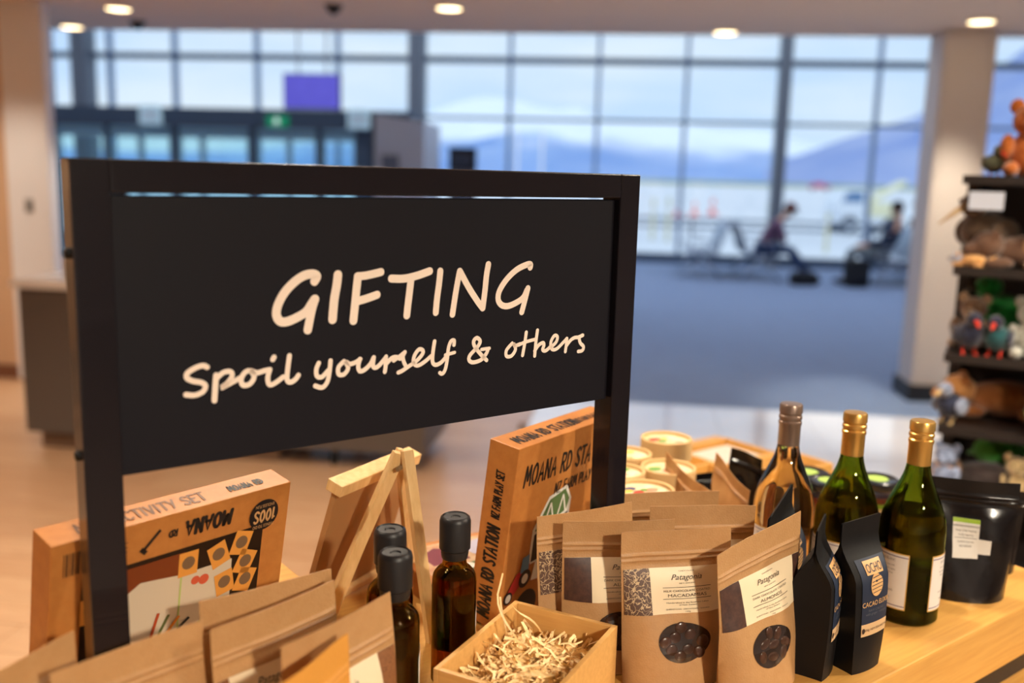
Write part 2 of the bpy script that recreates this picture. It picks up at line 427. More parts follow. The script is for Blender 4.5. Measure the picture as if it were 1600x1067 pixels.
# added fill: unseen cool panels under the hall roof that lift the carpet
for i, (u, v) in enumerate(((-8, 12.5), (-8, 15.5), (-2, 12.5), (-2, 15.5), (4, 12.5), (4, 15.5))):
    p = RW(u, v)
    t = thing('added_panel_light', 'unseen cool white panel added under the hall roof to brighten the carpet', 'ceiling light', (p.x, p.y, 6.6), RM, 'added hall roof fill panels')
    MB().box(-1.5, 1.5, -.3, .3, -.06, 0).build('added_housing', m_ring, t)
    MB().box(-1.45, 1.45, -.26, .26, -.065, -.06).build('added_diffuser', mat('cool_fill_diffuser', (235, 242, 255), emit=((225, 236, 255), 24.0)), t)

# ================================================================== outside
m_apron = mat('apron_concrete', (226, 228, 232), rough=0.9, var=(0.05, (206, 210, 218), (1, 4, 1)))
def ground(name, m, u0, u1, v0, v1, z): return room_box(name, m, (u0, u1, v0, v1, z - .3, z))
ground('ground_apron', m_apron, -400, 500, 18.6, 420, -.4)['label'] = 'pale concrete apron outside the windows'
ground('ground_grass', mat('airfield_grass', (120, 140, 108), rough=1.0, var=(.02, (146, 152, 112), (1, 1, 1))), -2500, 3500, 420, 2600, -.4)['label'] = 'green airfield grass beyond the apron'
def hazed_rock_mat(name, hazed_rock, hazed_rock2, snow, snow_z, width, zscale):  # blue of aerial haze is mixed into the rock tones
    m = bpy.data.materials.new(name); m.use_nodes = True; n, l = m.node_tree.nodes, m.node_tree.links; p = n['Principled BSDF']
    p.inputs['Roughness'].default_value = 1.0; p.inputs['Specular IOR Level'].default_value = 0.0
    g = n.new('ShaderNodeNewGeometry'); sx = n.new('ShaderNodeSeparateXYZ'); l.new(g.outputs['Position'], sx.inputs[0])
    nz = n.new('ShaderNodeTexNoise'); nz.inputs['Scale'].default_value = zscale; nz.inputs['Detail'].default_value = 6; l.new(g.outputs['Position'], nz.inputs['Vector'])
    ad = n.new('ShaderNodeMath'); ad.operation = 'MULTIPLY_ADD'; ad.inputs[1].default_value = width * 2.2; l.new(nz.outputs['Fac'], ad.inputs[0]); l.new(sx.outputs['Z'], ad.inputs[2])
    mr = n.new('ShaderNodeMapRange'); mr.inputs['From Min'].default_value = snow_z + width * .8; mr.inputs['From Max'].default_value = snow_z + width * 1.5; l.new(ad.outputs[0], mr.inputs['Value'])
    rp = n.new('ShaderNodeValToRGB'); rp.color_ramp.elements[0].position = .35; rp.color_ramp.elements[0].color = (*s2l(hazed_rock), 1); rp.color_ramp.elements[1].position = .65; rp.color_ramp.elements[1].color = (*s2l(hazed_rock2), 1)
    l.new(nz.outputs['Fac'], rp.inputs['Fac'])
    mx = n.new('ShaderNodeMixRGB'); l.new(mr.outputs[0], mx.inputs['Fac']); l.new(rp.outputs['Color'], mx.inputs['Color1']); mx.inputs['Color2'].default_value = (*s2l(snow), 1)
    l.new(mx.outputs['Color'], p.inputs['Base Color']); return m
def ridge(name, prof, dist, depth, m, rough_amp, label):
    """a mountain range: skyline given as (bearing tangent, elevation tangent) seen across the airfield"""
    n, rows = 90, 14; prof = sorted(prof); k = MB()
    def el(t):
        for (a, b), (c, d) in zip(prof[:-1], prof[1:]):
            if a <= t <= c: return b + (d - b) * (t - a) / (c - a)
        return prof[-1][1]
    def fn(i, j):
        t = prof[0][0] + (prof[-1][0] - prof[0][0]) * i
        q = Vector((t, 1)).normalized(); r = dist + depth * j
        h = el(t) * (dist + depth) * (j ** .8)
        x, y = q.x * r, q.y * r
        h += rough_amp * noise.fractal(Vector((x, y, 3.0)) / (depth * .35), 1.0, 2.0, 4) * math.sin(math.pi * min(j, .97)) + (rough_amp * .15 * noise.noise(Vector((x, y, 0)) / (depth * .06)) if j > .9 else 0)
        return Vector((x, y, max(h, -.4) + (CAM_H if j > 0 else 0)))
    k.grid(fn, n, rows)
    N = len(k.v)
    # back face so that the range is a closed landform
    top = [k.v[rows * (n + 1) + i].copy() for i in range(n + 1)]
    k.add(top + [Vector((p.x * 1.15, p.y * 1.15, -.4)) for p in top], [(i, i + 1, n + 2 + i, n + 1 + i) for i in range(n)])
    o = k.build(name, m, None, smooth=True, fix=False)
    return struct(o, label)
SNOW = [(-.9, .02), (-.6, .016), (-.4, .012), (-0.2669, 0.016), (-0.1623, 0.034), (-0.1102, 0.0536), (-0.0714, 0.0674), (-0.0488, 0.0776), (-0.0293, 0.075), (-0.0132, 0.0786), (0.013, 0.0698), (0.0391, 0.066), (0.0584, 0.0709), (0.0849, 0.0588), (0.1241, 0.0533), (0.163, 0.0572), (0.1893, 0.0514), (0.222, 0.0488), (0.2543, 0.0523), (0.288, 0.0374), (0.3534, 0.0353), (.9, .03)]
FOOT = [(-.9, .006), (-.5, .005), (-0.1623, 0.009), (-0.0969, 0.0222), (-0.0708, 0.0293), (-0.0317, 0.0368), (-0.0058, 0.0439), (0.0104, 0.0475), (0.0333, 0.0449), (0.0598, 0.0347), (0.0927, 0.0272), (0.1257, 0.0216), (0.1653, 0.0162), (0.2243, 0.0157), (0.2768, 0.0143), (0.3884, 0.0118), (.9, .012)]
HILL = [(0.2541, 0.0119), (0.2761, 0.0236), (0.3016, 0.0315), (0.327, 0.0398), (0.3648, 0.0523), (0.3962, 0.0625), (0.424, 0.0754), (0.4456, 0.0839), (0.4755, 0.1024), (0.5047, 0.124), (0.5643, 0.1518), (.8, .17), (1.1, .12)]
ridge('mountain_range', SNOW, 9000, 4000, hazed_rock_mat('snowy_rock_haze', (150, 172, 216), (178, 196, 230), (236, 242, 250), 330, 260, .0012), 130, 'snow covered mountain range on the horizon')
ridge('foothills', FOOT, 5500, 1600, hazed_rock_mat('foothill_rock_haze', (132, 162, 214), (156, 180, 222), (220, 230, 246), 240, 160, .002), 60, 'haze blue foothills below the snowy range')
ridge('hillside', HILL, 2600, 1500, hazed_rock_mat('hill_tussock_haze', (134, 154, 204), (164, 176, 212), (214, 222, 238), 900, 60, .003), 45, 'bare hillside rising behind the beige column')

LETTERING = [
 (8.9, [(-85.0,42.3),(-82.3,47.0),(-86.6,49.5),(-96.0,48.3),(-106.2,42.5),(-116.4,32.8),(-123.2,21.4),(-125.0,12.1),(-121.8,5.6),(-115.1,4.3),(-105.0,7.3),(-94.7,12.5),(-88.6,20.1),(-85.1,24.7)]),
 (8.9, [(-84.6,24.7),(-87.8,16.1),(-90.5,5.0),(-92.8,-5.3)]),
 (9.4, [(-59.9,47.6),(-61.3,37.2),(-64.1,22.7),(-66.1,3.3)]),
 (8.9, [(-37.8,45.1),(-39.7,29.6),(-41.5,13.2),(-43.0,0.4)]),
 (8.2, [(-37.8,45.1),(-26.8,45.8),(-10.9,48.5)]),
 (8.3, [(-37.9,19.9),(-26.8,22.3),(-15.5,25.3)]),
 (8.4, [(1.3,41.3),(15.9,40.6),(31.7,43.0),(47.7,47.2)]),
 (8.3, [(24.7,40.8),(22.9,26.3),(21.1,12.7),(19.8,1.6)]),
 (7.5, [(61.6,46.7),(60.2,33.1),(57.9,17.5),(56.5,2.2)]),
 (7.2, [(86.5,45.7),(83.2,30.3),(80.4,14.5),(77.9,-1.3)]),
 (7.4, [(86.5,45.7),(98.2,27.8),(109.5,12.9),(117.8,3.3)]),
 (7.4, [(117.8,3.3),(120.2,21.3),(122.0,39.3),(124.3,51.8)]),
 (7.2, [(184.2,46.0),(184.6,49.7),(178.7,49.4),(164.9,44.3),(151.4,34.4),(141.5,22.0),(139.5,12.1),(144.3,5.3),(153.5,3.3),(166.2,6.8),(175.4,11.9),(180.2,20.1)]),
 (7.2, [(181.6,22.3),(177.8,9.0),(173.6,-4.9)]),
 (5.1, [(-194.0,-32.5),(-197.7,-30.6),(-204.5,-31.9),(-212.1,-36.0),(-212.9,-40.4),(-207.8,-44.0),(-199.7,-46.4),(-196.0,-49.9),(-198.4,-55.0),(-206.0,-57.6),(-214.2,-56.2)]),
 (5.6, [(-185.8,-41.0),(-186.8,-50.9),(-188.0,-64.7)]),
 (5.0, [(-185.9,-44.9),(-178.8,-39.4),(-171.8,-39.1),(-170.2,-43.4),(-174.4,-49.2),(-180.7,-53.6),(-171.3,-49.9),(-162.5,-46.1)]),
 (5.1, [(-151.2,-40.4),(-156.8,-40.6),(-161.4,-46.7),(-159.9,-53.2),(-153.0,-52.8),(-148.6,-46.5),(-151.2,-40.7),(-145.6,-42.9),(-139.0,-41.7),(-132.9,-41.0)]),
 (5.1, [(-132.9,-41.0),(-135.1,-48.8),(-133.5,-55.7),(-127.7,-54.7),(-119.3,-49.7)]),
 (5.4, [(-129.8,-31.3),(-128.6,-29.2)]),
 (5.2, [(-112.2,-29.4),(-114.1,-41.3),(-115.1,-52.5),(-111.8,-55.8),(-106.6,-53.8),(-103.1,-49.8)]),
 (4.9, [(-81.3,-39.7),(-84.0,-46.0),(-83.2,-52.7),(-77.9,-54.1),(-71.1,-48.2)]),
 (4.9, [(-68.5,-38.5),(-69.9,-50.8),(-72.6,-60.5),(-78.0,-64.9),(-85.4,-62.4)]),
 (4.8, [(-53.6,-40.4),(-59.9,-46.0),(-59.6,-53.2),(-53.6,-53.8),(-49.0,-47.9),(-51.7,-41.3),(-47.2,-43.9),(-40.7,-42.8),(-35.1,-40.0)]),
 (4.9, [(-35.1,-40.0),(-37.0,-47.4),(-35.1,-52.7),(-29.5,-51.6),(-22.9,-46.3),(-19.1,-39.8)]),
 (4.9, [(-19.1,-39.8),(-20.1,-48.3),(-17.2,-50.8),(-12.4,-48.5),(-5.7,-41.9)]),
 (4.8, [(-4.8,-40.3),(-5.3,-50.6),(-6.2,-56.2)]),
 (4.8, [(-5.7,-48.8),(1.1,-42.9),(6.9,-41.7),(11.9,-43.9)]),
 (4.4, [(4.8,-45.5),(11.7,-41.8),(18.2,-37.6)]),
 (4.6, [(18.2,-37.6),(15.8,-42.2),(17.1,-48.4),(19.7,-54.0),(15.7,-57.1),(10.4,-58.8)]),
 (4.5, [(13.8,-57.7),(22.7,-53.4),(32.7,-48.2),(39.7,-41.8),(40.3,-37.8),(35.6,-36.1),(30.2,-41.8),(28.7,-49.6),(33.8,-53.6),(42.9,-50.1),(51.0,-44.6)]),
 (4.6, [(54.9,-29.0),(53.0,-40.4),(52.6,-51.0),(56.4,-55.0),(63.7,-53.0),(70.9,-46.5)]),
 (4.4, [(80.7,-35.3),(80.8,-30.2),(76.6,-31.0),(73.5,-38.6),(72.1,-51.1),(69.7,-61.7),(66.0,-66.0),(62.8,-64.6)]),
 (3.8, [(69.4,-45.4),(81.5,-43.7)]),
 (4.7, [(125.0,-56.5),(117.7,-49.9),(108.6,-39.9),(106.6,-33.3),(111.0,-29.8),(115.5,-34.0),(111.9,-40.2),(102.2,-48.5),(101.0,-54.2),(106.8,-57.2),(117.8,-55.1),(124.4,-48.7),(126.5,-44.2)]),
 (3.9, [(117.5,-43.4),(128.3,-43.1)]),
 (4.4, [(161.2,-40.3),(153.3,-47.5),(153.5,-54.5),(160.8,-54.8),(166.2,-47.7),(163.1,-40.8),(166.0,-43.4),(172.6,-42.0)]),
 (4.5, [(181.1,-29.0),(179.2,-42.2),(176.6,-55.7)]),
 (4.1, [(170.2,-43.0),(179.6,-40.3),(195.2,-38.2)]),
 (4.5, [(197.2,-27.8),(195.3,-41.7),(194.2,-57.9)]),
 (4.6, [(194.7,-52.2),(200.3,-45.9),(206.8,-43.6),(208.4,-46.6),(206.7,-51.9),(211.7,-53.3),(220.1,-48.0)]),
 (4.4, [(219.7,-49.6),(226.7,-44.3),(228.5,-38.2),(223.9,-36.3),(218.7,-43.6),(220.3,-52.0),(227.8,-52.6),(238.9,-44.9),(243.3,-41.4)]),
 (4.4, [(243.3,-41.4),(242.2,-51.5),(241.5,-57.0)]),
 (4.5, [(242.2,-50.5),(249.0,-43.8),(255.3,-41.2),(260.5,-41.2),(268.2,-39.4)]),
 (4.5, [(268.2,-39.4),(263.7,-42.0),(265.3,-48.5),(270.8,-53.6),(269.2,-58.3),(262.7,-58.9)]),
]

# ================================================================== the gift table
m_bam = mat('pale_bamboo', (212, 160, 84), rough=.38, var=(7.0, (200, 146, 72), (1.2, 22, 22)))
m_bam2 = mat('pale_bamboo_cross', (216, 168, 100), rough=.4, var=(7.0, (204, 154, 88), (22, 1.2, 22)))
A0, A1, B0, B1 = -.46, 1.5, .566, 1.17
tbl = thing('display_table', 'pale bamboo display table carrying the sign, bottles and pouches', 'table', W(0, 0, 0), TH)
MB().box(A0, A1, B0, B1, .89, TABLE_Z).build('tabletop', m_bam, tbl, bevel=.003)
MB().box(A0 + .03, A1 - .03, B0 + .03, B1 - .03, .83, .89).build('recessed_rail', m_sens, tbl)
MB().box(A0 - .06, A1 + .04, B0 - .09, B1, .77, .83).build('lower_tier', m_bam, tbl, bevel=.003)
MB().box(A0 + .0, A1 - .0, B0 - .03, B1 + .03, .08, .77).build('cabinet', m_bam2, tbl)
MB().box(A0 + .03, A1 - .03, B0 + .0, B1 - .0, .0, .08).build('plinth', m_sens, tbl)

# ---- the black sign
m_sign = mat('black_powder_coat', (24, 21, 27), rough=.26, spec=.4, coat=.2)
m_panel = mat('matt_black_panel', (13, 13, 23), rough=.55, spec=.3)
m_cream = mat('cream_vinyl', (250, 234, 218), rough=.6)
SG = thing('table_sign', 'black metal framed sign reading GIFTING standing on the table', 'sign', W(0, 0, TABLE_Z), TH)
PZ = 1.5545 - TABLE_Z
SB0, SB1 = .8555, .8875
for a in (.1945, .8165):
    MB().box(a, a + .032, SB0, SB1, .006, PZ).build('post', m_sign, SG, bevel=.0015)
    MB().box(a - .03, a + .062, SB0 - .04, SB1 + .04, 0, .006).build('foot_plate', m_sign, SG, bevel=.001)
MB().box(.2265, .8165, SB0, SB1, PZ - .0285, PZ).build('top_bar', m_sign, SG, bevel=.0015)
PB, PT = 1.276 - TABLE_Z, 1.5235 - TABLE_Z
pnl = MB().box(.2275, .8125, .8615, .8795, PB, PT).build('panel', m_panel, SG, bevel=.001)
k = MB(); yy = .8612
for i, (w, q) in enumerate(LETTERING):
    v, f = stroke_geo([((x / 1000), (z / 1000)) for x, z in q], w / 1000, smooth=len(q) > 2)
    k.add([(.5 + p.x, yy - .0003 * (i % 4), 1.4 - TABLE_Z + p.y) for p in v], f)
k.build('lettering', m_cream, pnl, fix=False)['label'] = 'cream hand lettering: GIFTING, Spoil yourself & others'
for a, s in ((.1945, -1), (.8485, 1)):
    for z in (1.298, 1.475):
        M = Matrix.Translation((a, .871, z - TABLE_Z)) @ Matrix.Rotation(R(90) * s, 4, 'Y')
        MB().lathe([(0, .004), (.0035, .0038), (.005, .002), (.005, 0), (0, 0)], 14, M=M).build('bolt', mat('dark_bolt', (20, 18, 18), rough=.35, metal=.6) if s < 0 else mat('brass_bolt', (180, 130, 60), rough=.3, metal=.9), SG, smooth='auto')

# ---- kraft pouches
m_kraft = mat('kraft_paper', (184, 142, 96), rough=.42, spec=.4, var=(90, (178, 135, 89), (1, 1, 1)), bump=(500, .25))
m_kraft_far = mat('crinkled_kraft', (196, 148, 94), rough=.45, var=(30, (170, 120, 72), (1, 1, 1)), bump=(26, .8))
m_label = mat('cream_label', (232, 214, 180), rough=.45)
m_ink = mat('dark_brown_ink', (58, 42, 34), rough=.6)
m_darkchoc = mat('dark_brown_print', (78, 50, 40), rough=.5, var=(160, (58, 36, 30), (1, 1, 1)))
m_swirl = mat('swirl_print', (84, 58, 44), rough=.5, wave=('v', 130, (196, 168, 128)))
m_seed = mat('seed_print', (140, 92, 56), rough=.5, wave=('v', 240, (84, 50, 32)))
m_film = pane_mat('clear_film', (.86, .83, .8), .1)
m_nut = mat('chocolate_nut', (64, 42, 33), rough=.3, coat=.3, var=(40, (84, 55, 40), (1, 1, 1)))
def pouch_shape(Wd, H, T, head=.24, flare=0.0, seed=0, warp=.003, round_top=0.0, fold=.0, taper=0.0):
    rr = random.Random(seed); ph = [rr.uniform(0, 6.28) for _ in range(6)]
    def half(u, v):
        vt = 1 - head
        t = T / 2 * (max(0.0, (vt - v) / vt) ** .62)
        t *= max(0.0, 1 - abs(u) ** 2.6) ** .75
        return t + .0005
    def S(u, v, side=-1, off=0.0):
        w = Wd / 2 * (1 - .07 * (1 - v) ** 2 * (T > .03) - taper * (1 - v))
        y = side * (half(u, v) + off)
        wz = warp * (math.sin(2.1 * u + ph[0] + 3 * v) * v + .5 * math.sin(5 * u + ph[1] + 7 * v) * (1 - abs(2 * v - 1)))
        ridge = side * .0022 * (math.exp(-((v - (1 - head * .66)) / .009) ** 2) + .8 * math.exp(-((v - (1 - head * .80)) / .009) ** 2)) * min(1, max(0, (.97 - abs(u)) * 12))
        crk = side * .0012 * noise.noise(Vector((u * 3 + ph[2], v * 5, side * 2 + ph[3]))) * min(1, half(u, v) / .004)
        z = H * v - (round_top * Wd * .1 * u * u * v if round_top else 0) + flare * u * v * Wd
        return Vector((w * u, y + wz + ridge + crk + fold * v * v, z))
    return S
def pouch_body(S, m, parent, nu=18, head=.24, name='pouch'):
    k = MB()
    vl = sorted(set([round(i / 22, 4) for i in range(23)] + [round(1 - head * f + d, 4) for f in (.66, .80) for d in (-.018, -.012, -.006, 0, .006, .012, .018)])); nv = len(vl) - 1
    k.grid(lambda i, j: S(-1 + 2 * i, vl[round(j * nv)], -1), nu, nv); o = len(k.v)
    k.grid(lambda i, j: S(-1 + 2 * i, vl[round(j * nv)], 1), nu, nv)
    n1 = nu + 1
    for j in range(nv):
        for c in (0, nu):
            a, b = j * n1 + c, (j + 1) * n1 + c; k.f.append((a, b, b + o, a + o))
    for i in range(nu):
        k.f.append((i, i + 1, o + i + 1, o + i)); t = nv * n1; k.f.append((t + i, t + i + 1, o + t + i + 1, o + t + i))
    return k.build(name, m, parent, smooth='auto')
def on_pouch(S, Wd, H, cx, cz, vs, fs, off=.0011, side=-1):
    return [S((cx + x) / (Wd / 2), (cz + y) / H, side, off) for x, y in vs], fs
def patch(S, u0, u1, v0, v1, m, parent, name, off=.0005, nu=10, nv=10):
    return MB().grid(lambda i, j: S(u0 + (u1 - u0) * i, v0 + (v1 - v0) * j, -1, off), nu, nv).build(name, m, parent, smooth=True)
def print_lines(S, Wd, H, parent, lines, m, cx=0.0):
    """lines of type: (text, height, centre z, x squeeze) or rules ('-', length, z)"""
    for L in lines:
        if L[0] == '-':
            vs, fs = [(-L[1] / 2, 0), (L[1] / 2, 0), (L[1] / 2, .0005), (-L[1] / 2, .0005)], [(0, 1, 2, 3)]
            vs = [(-L[1] / 2 + L[1] * i / 8, y) for y in (0, .0006) for i in range(9)]; fs = [(i, i + 1, 10 + i, 9 + i) for i in range(8)]
            nm = 'rule'
        else:
            vs, fs = text_geo(L[0], L[1], L[4] if len(L) > 4 else 0.0, L[3] if len(L) > 3 else 1.0); nm = 'print'
        v, f = on_pouch(S, Wd, H, cx, L[2], vs, fs)
        MB().add(v, f).build(nm, m, parent, fix=False)
def fit_print(S, Wd, H, parent, s, width, cap, cx, cz, m, shear=0.0):
    vs, fs = text_geo(s, 1.0, shear); x0, x1 = min(p[0] for p in vs), max(p[0] for p in vs)
    kx, ky = width / (x1 - x0), cap / .72
    v, f = on_pouch(S, Wd, H, cx, cz, [((x - (x0 + x1) / 2) * kx, y * ky - cap / 2) for x, y in vs], fs)
    return MB().add(v, f).build('print', m, parent, fix=False)
def egg(n, rx, rz, skew=.12):
    return [(rx * math.cos(t) * (1 + skew * math.sin(t) * .6), rz * math.sin(t) * (1 - skew * math.cos(t))) for t in (2 * math.pi * i / n for i in range(n))]
def nut_window(S, Wd, H, cx, cz, rx, rz, parent, nm='macadamia', seed=1):
    E = egg(28, rx, rz)
    v, f = on_pouch(S, Wd, H, cx, cz, [(0, 0)] + [(x * .5, y * .5) for x, y in E] + E, [(0, 1 + i, 1 + (i + 1) % 28) for i in range(28)] + [(1 + i, 29 + i, 29 + (i + 1) % 28, 1 + (i + 1) % 28) for i in range(28)], .0006)
    win = MB().add(v, f).build('window', mat('window_backing', (44, 30, 26), rough=.6), parent, fix=False)  # dark brown backing patch behind the nuts
    rr = random.Random(seed); pts = []
    for _ in range(400):
        x, y = rr.uniform(-rx, rx), rr.uniform(-rz, rz)
        if (x / rx) ** 2 + (y / rz) ** 2 < .60 and all((x - a) ** 2 + (y - b) ** 2 > .0115 ** 2 for a, b in pts): pts.append((x, y))
        if len(pts) > 17: break
    for x, y in pts:
        c = S((cx + x) / (Wd / 2), (cz + y) / H, -1, .0)
        MB().ell(c, (.0078 if nm == 'macadamia' else .0062, .0022, .0078 if nm == 'macadamia' else .009), Matrix.Rotation(rr.uniform(0, 3), 3, 'Y'), 12, 8).build(nm, m_nut, win, smooth=True)
    v, f = on_pouch(S, Wd, H, cx, cz, [(0, 0)] + [(x * .55, y * .55) for x, y in E] + E, [(0, 1 + i, 1 + (i + 1) % 28) for i in range(28)] + [(1 + i, 29 + i, 29 + (i + 1) % 28, 1 + (i + 1) % 28) for i in range(28)], .0008)
    for i in range(1, 29): v[i] = v[i] + Vector((0, -.0022, 0))
    v[0] = v[0] + Vector((0, -.0024, 0))
    MB().add(v, f).build('film', m_film, win, smooth=True)
def edge_pose(t, l, r, z, base=TABLE_Z, back=0.0):
    """stand a pouch so that its top edge runs from l to r (table coordinates)"""
    d = Vector((r[0] - l[0], r[1] - l[1])); yaw = math.atan2(d.y, d.x); c = ((l[0] + r[0]) / 2, (l[1] + r[1]) / 2)
    H = z - base
    nb = Vector((math.sin(yaw), -math.cos(yaw)))                 # towards the viewer's side
    c = (c[0] + nb.x * back, c[1] + nb.y * back)
    t.location = W(c[0], c[1], base); t.rotation_euler = (math.atan2(back, H) * -1 if back else 0, 0, TH + yaw)
    return d.length, math.hypot(H, back)
def kraft_pouch(label, l, r, z, kind=None, seed=0, back=.0, T=.055, group='kraft pouches on the table', m=None, flare=0.0, warp=.003, cat='pouch', head=.24):
    t = thing('kraft_pouch', label, cat, (0, 0, 0), 0, group)
    Wd, H = edge_pose(t, l, r, z, back=back)
    S = pouch_shape(Wd, H, T, head, flare, seed, warp)
    pouch_body(S, m or m_kraft, t, head=head)
    if kind in ('almond', 'macadamia', 'side'):
        left = m_swirl if kind != 'almond' else m_darkchoc
        lab = patch(S, -.965, .965, .47, .755, m_label, t, 'label')
        patch(S, -.965, -.50, .47, .755, left, lab, 'label_print', .0008)
        patch(S, .80, .965, .47, .755, left, lab, 'label_print', .0008)
        cx = Wd / 2 * .15; q = Wd / .136; hl = H * .285; top = H * .755
        n1, n2 = ('DARK', 'ALMONDS') if kind == 'almond' else ('MILK', 'MACADAMIAS')
        for s_, wd, ch, fr, sh in (('CHOCOLATE', .019, .0013, .075, 0), ('~', .004, .0008, .12, 0), ('Patagonia', .038, .0062, .20, .35), ('NEW ZEALAND', .02, .0013, .335, 0), (n1 + ' CHOCOLATE COATED', .058, .0024, .50, 0), (n2, .048 if kind != 'almond' else .036, .0036, .60, 0),
                                  ('Handcrafted in the Southern Lakes', .052, .0017, .76, 0), ('of New Zealand', .022, .0017, .81, 0), ('QUEENSTOWN · ARROWTOWN · WANAKA', .054, .0015, .905, 0), ('150g', .006, .0015, .96, 0)):
            fit_print(S, Wd, H, lab, s_, wd * q, ch * q, cx, top - fr * hl, m_ink, sh)
        print_lines(S, Wd, H, lab, [('-', .06 * q, top - .43 * hl), ('-', .06 * q, top - .68 * hl)], m_ink, cx)
        if kind != 'side': nut_window(S, Wd, H, Wd * .04, H * .285, Wd * .25, H * .125, t, 'macadamia' if kind == 'macadamia' else 'almond', seed + 3)
    if kind == 'seed':
        lab = patch(S, -.97, .97, .2, .72, m_label, t, 'label'); patch(S, .62, .97, .2, .72, m_seed, lab, 'label_print', .0008); patch(S, -.97, -.8, .2, .72, m_seed, lab, 'label_print', .0008)
        print_lines(S, Wd, H, lab, [('Patagonia', .012, H * .62, .9, .35), ('-', .04, H * .585), ('ALMONDS', .009, H * .52), ('-', .04, H * .49)], m_ink, -.01)
    return t
G1, G2 = 'kraft pouches before the farm box', 'kraft pouches before the left post'
kraft_pouch('kraft pouch labelled MACADAMIAS with an oval window of chocolate nuts', (.741, .749), (.866, .696), 1.15, 'macadamia', 1, .012, group=G1)
kraft_pouch('kraft pouch labelled ALMONDS whose window shows dark nuts, beside the black pouches', (.807, .664), (.937, .653), 1.152, 'almond', 2, .012, group=G1, flare=.12)
kraft_pouch('kraft pouch labelled ALMONDS standing half behind the MACADAMIAS pouch', (.708, .814), (.826, .747), 1.15, 'almond', 3, .006, group=G1)
kraft_pouch('kraft pouch with a swirl patterned label nearest the farm box', (.692, .842), (.826, .82), 1.15, 'side', 4, .012, T=.03, group=G1)
kraft_pouch('plain topped kraft pouch behind the ALMONDS pouches and in front of the wine bottle', (.835, .798), (.948, .724), 1.15, 'macadamia', 5, .004, T=.045, group=G1)
kraft_pouch('kraft pouch in the back row whose top edge just shows', (.86, .885), (.99, .82), 1.135, None, 6, .004, T=.03, group=G1)
kraft_pouch('kraft pouch with a seed patterned label beside the two oil bottles', (.312, .717), (.444, .759), 1.15, 'seed', 7, .012, group=G2, head=.3)
kraft_pouch('plain kraft pouch with ridged seal behind the seed labelled pouch', (.274, .778), (.411, .815), 1.15, 'seed', 8, .008, T=.04, group=G2)
kraft_pouch('plain kraft pouch leaning by the easel, rearmost of the left group', (.285, .842), (.421, .838), 1.15, None, 9, .004, T=.03, group=G2)
kraft_pouch('broad plain kraft pouch directly in front of the left sign post', (.143, .782), (.275, .80), 1.15, None, 10, .008, T=.04, group=G2)
kraft_pouch('kraft pouch with a dark printed edge left of the sign post', (.085, .795), (.178, .842), 1.15, 'side', 11, .006, T=.03, group=G2)
kraft_pouch('orange tinted kraft pouch in front of the seed labelled pouch', (.285, .662), (.371, .705), 1.15, None, 12, .008, m=mat('orange_kraft', (214, 150, 66), rough=.45, bump=(400, .2)), group=G2)
kraft_pouch('crinkled kraft pouch with pointed corner beside the paper tubs', (1.105, 1.03), (1.09, .92), 1.103, None, 13, .0, T=.035, m=m_kraft_far, flare=-.15, warp=.006, group='crinkled pouches by the wine')
kraft_pouch('crinkled kraft pouch with silver edge beside the wine bottles', (1.17, .985), (1.145, .885), 1.103, None, 14, .0, T=.035, m=m_kraft_far, flare=-.15, warp=.006, group='crinkled pouches by the wine')

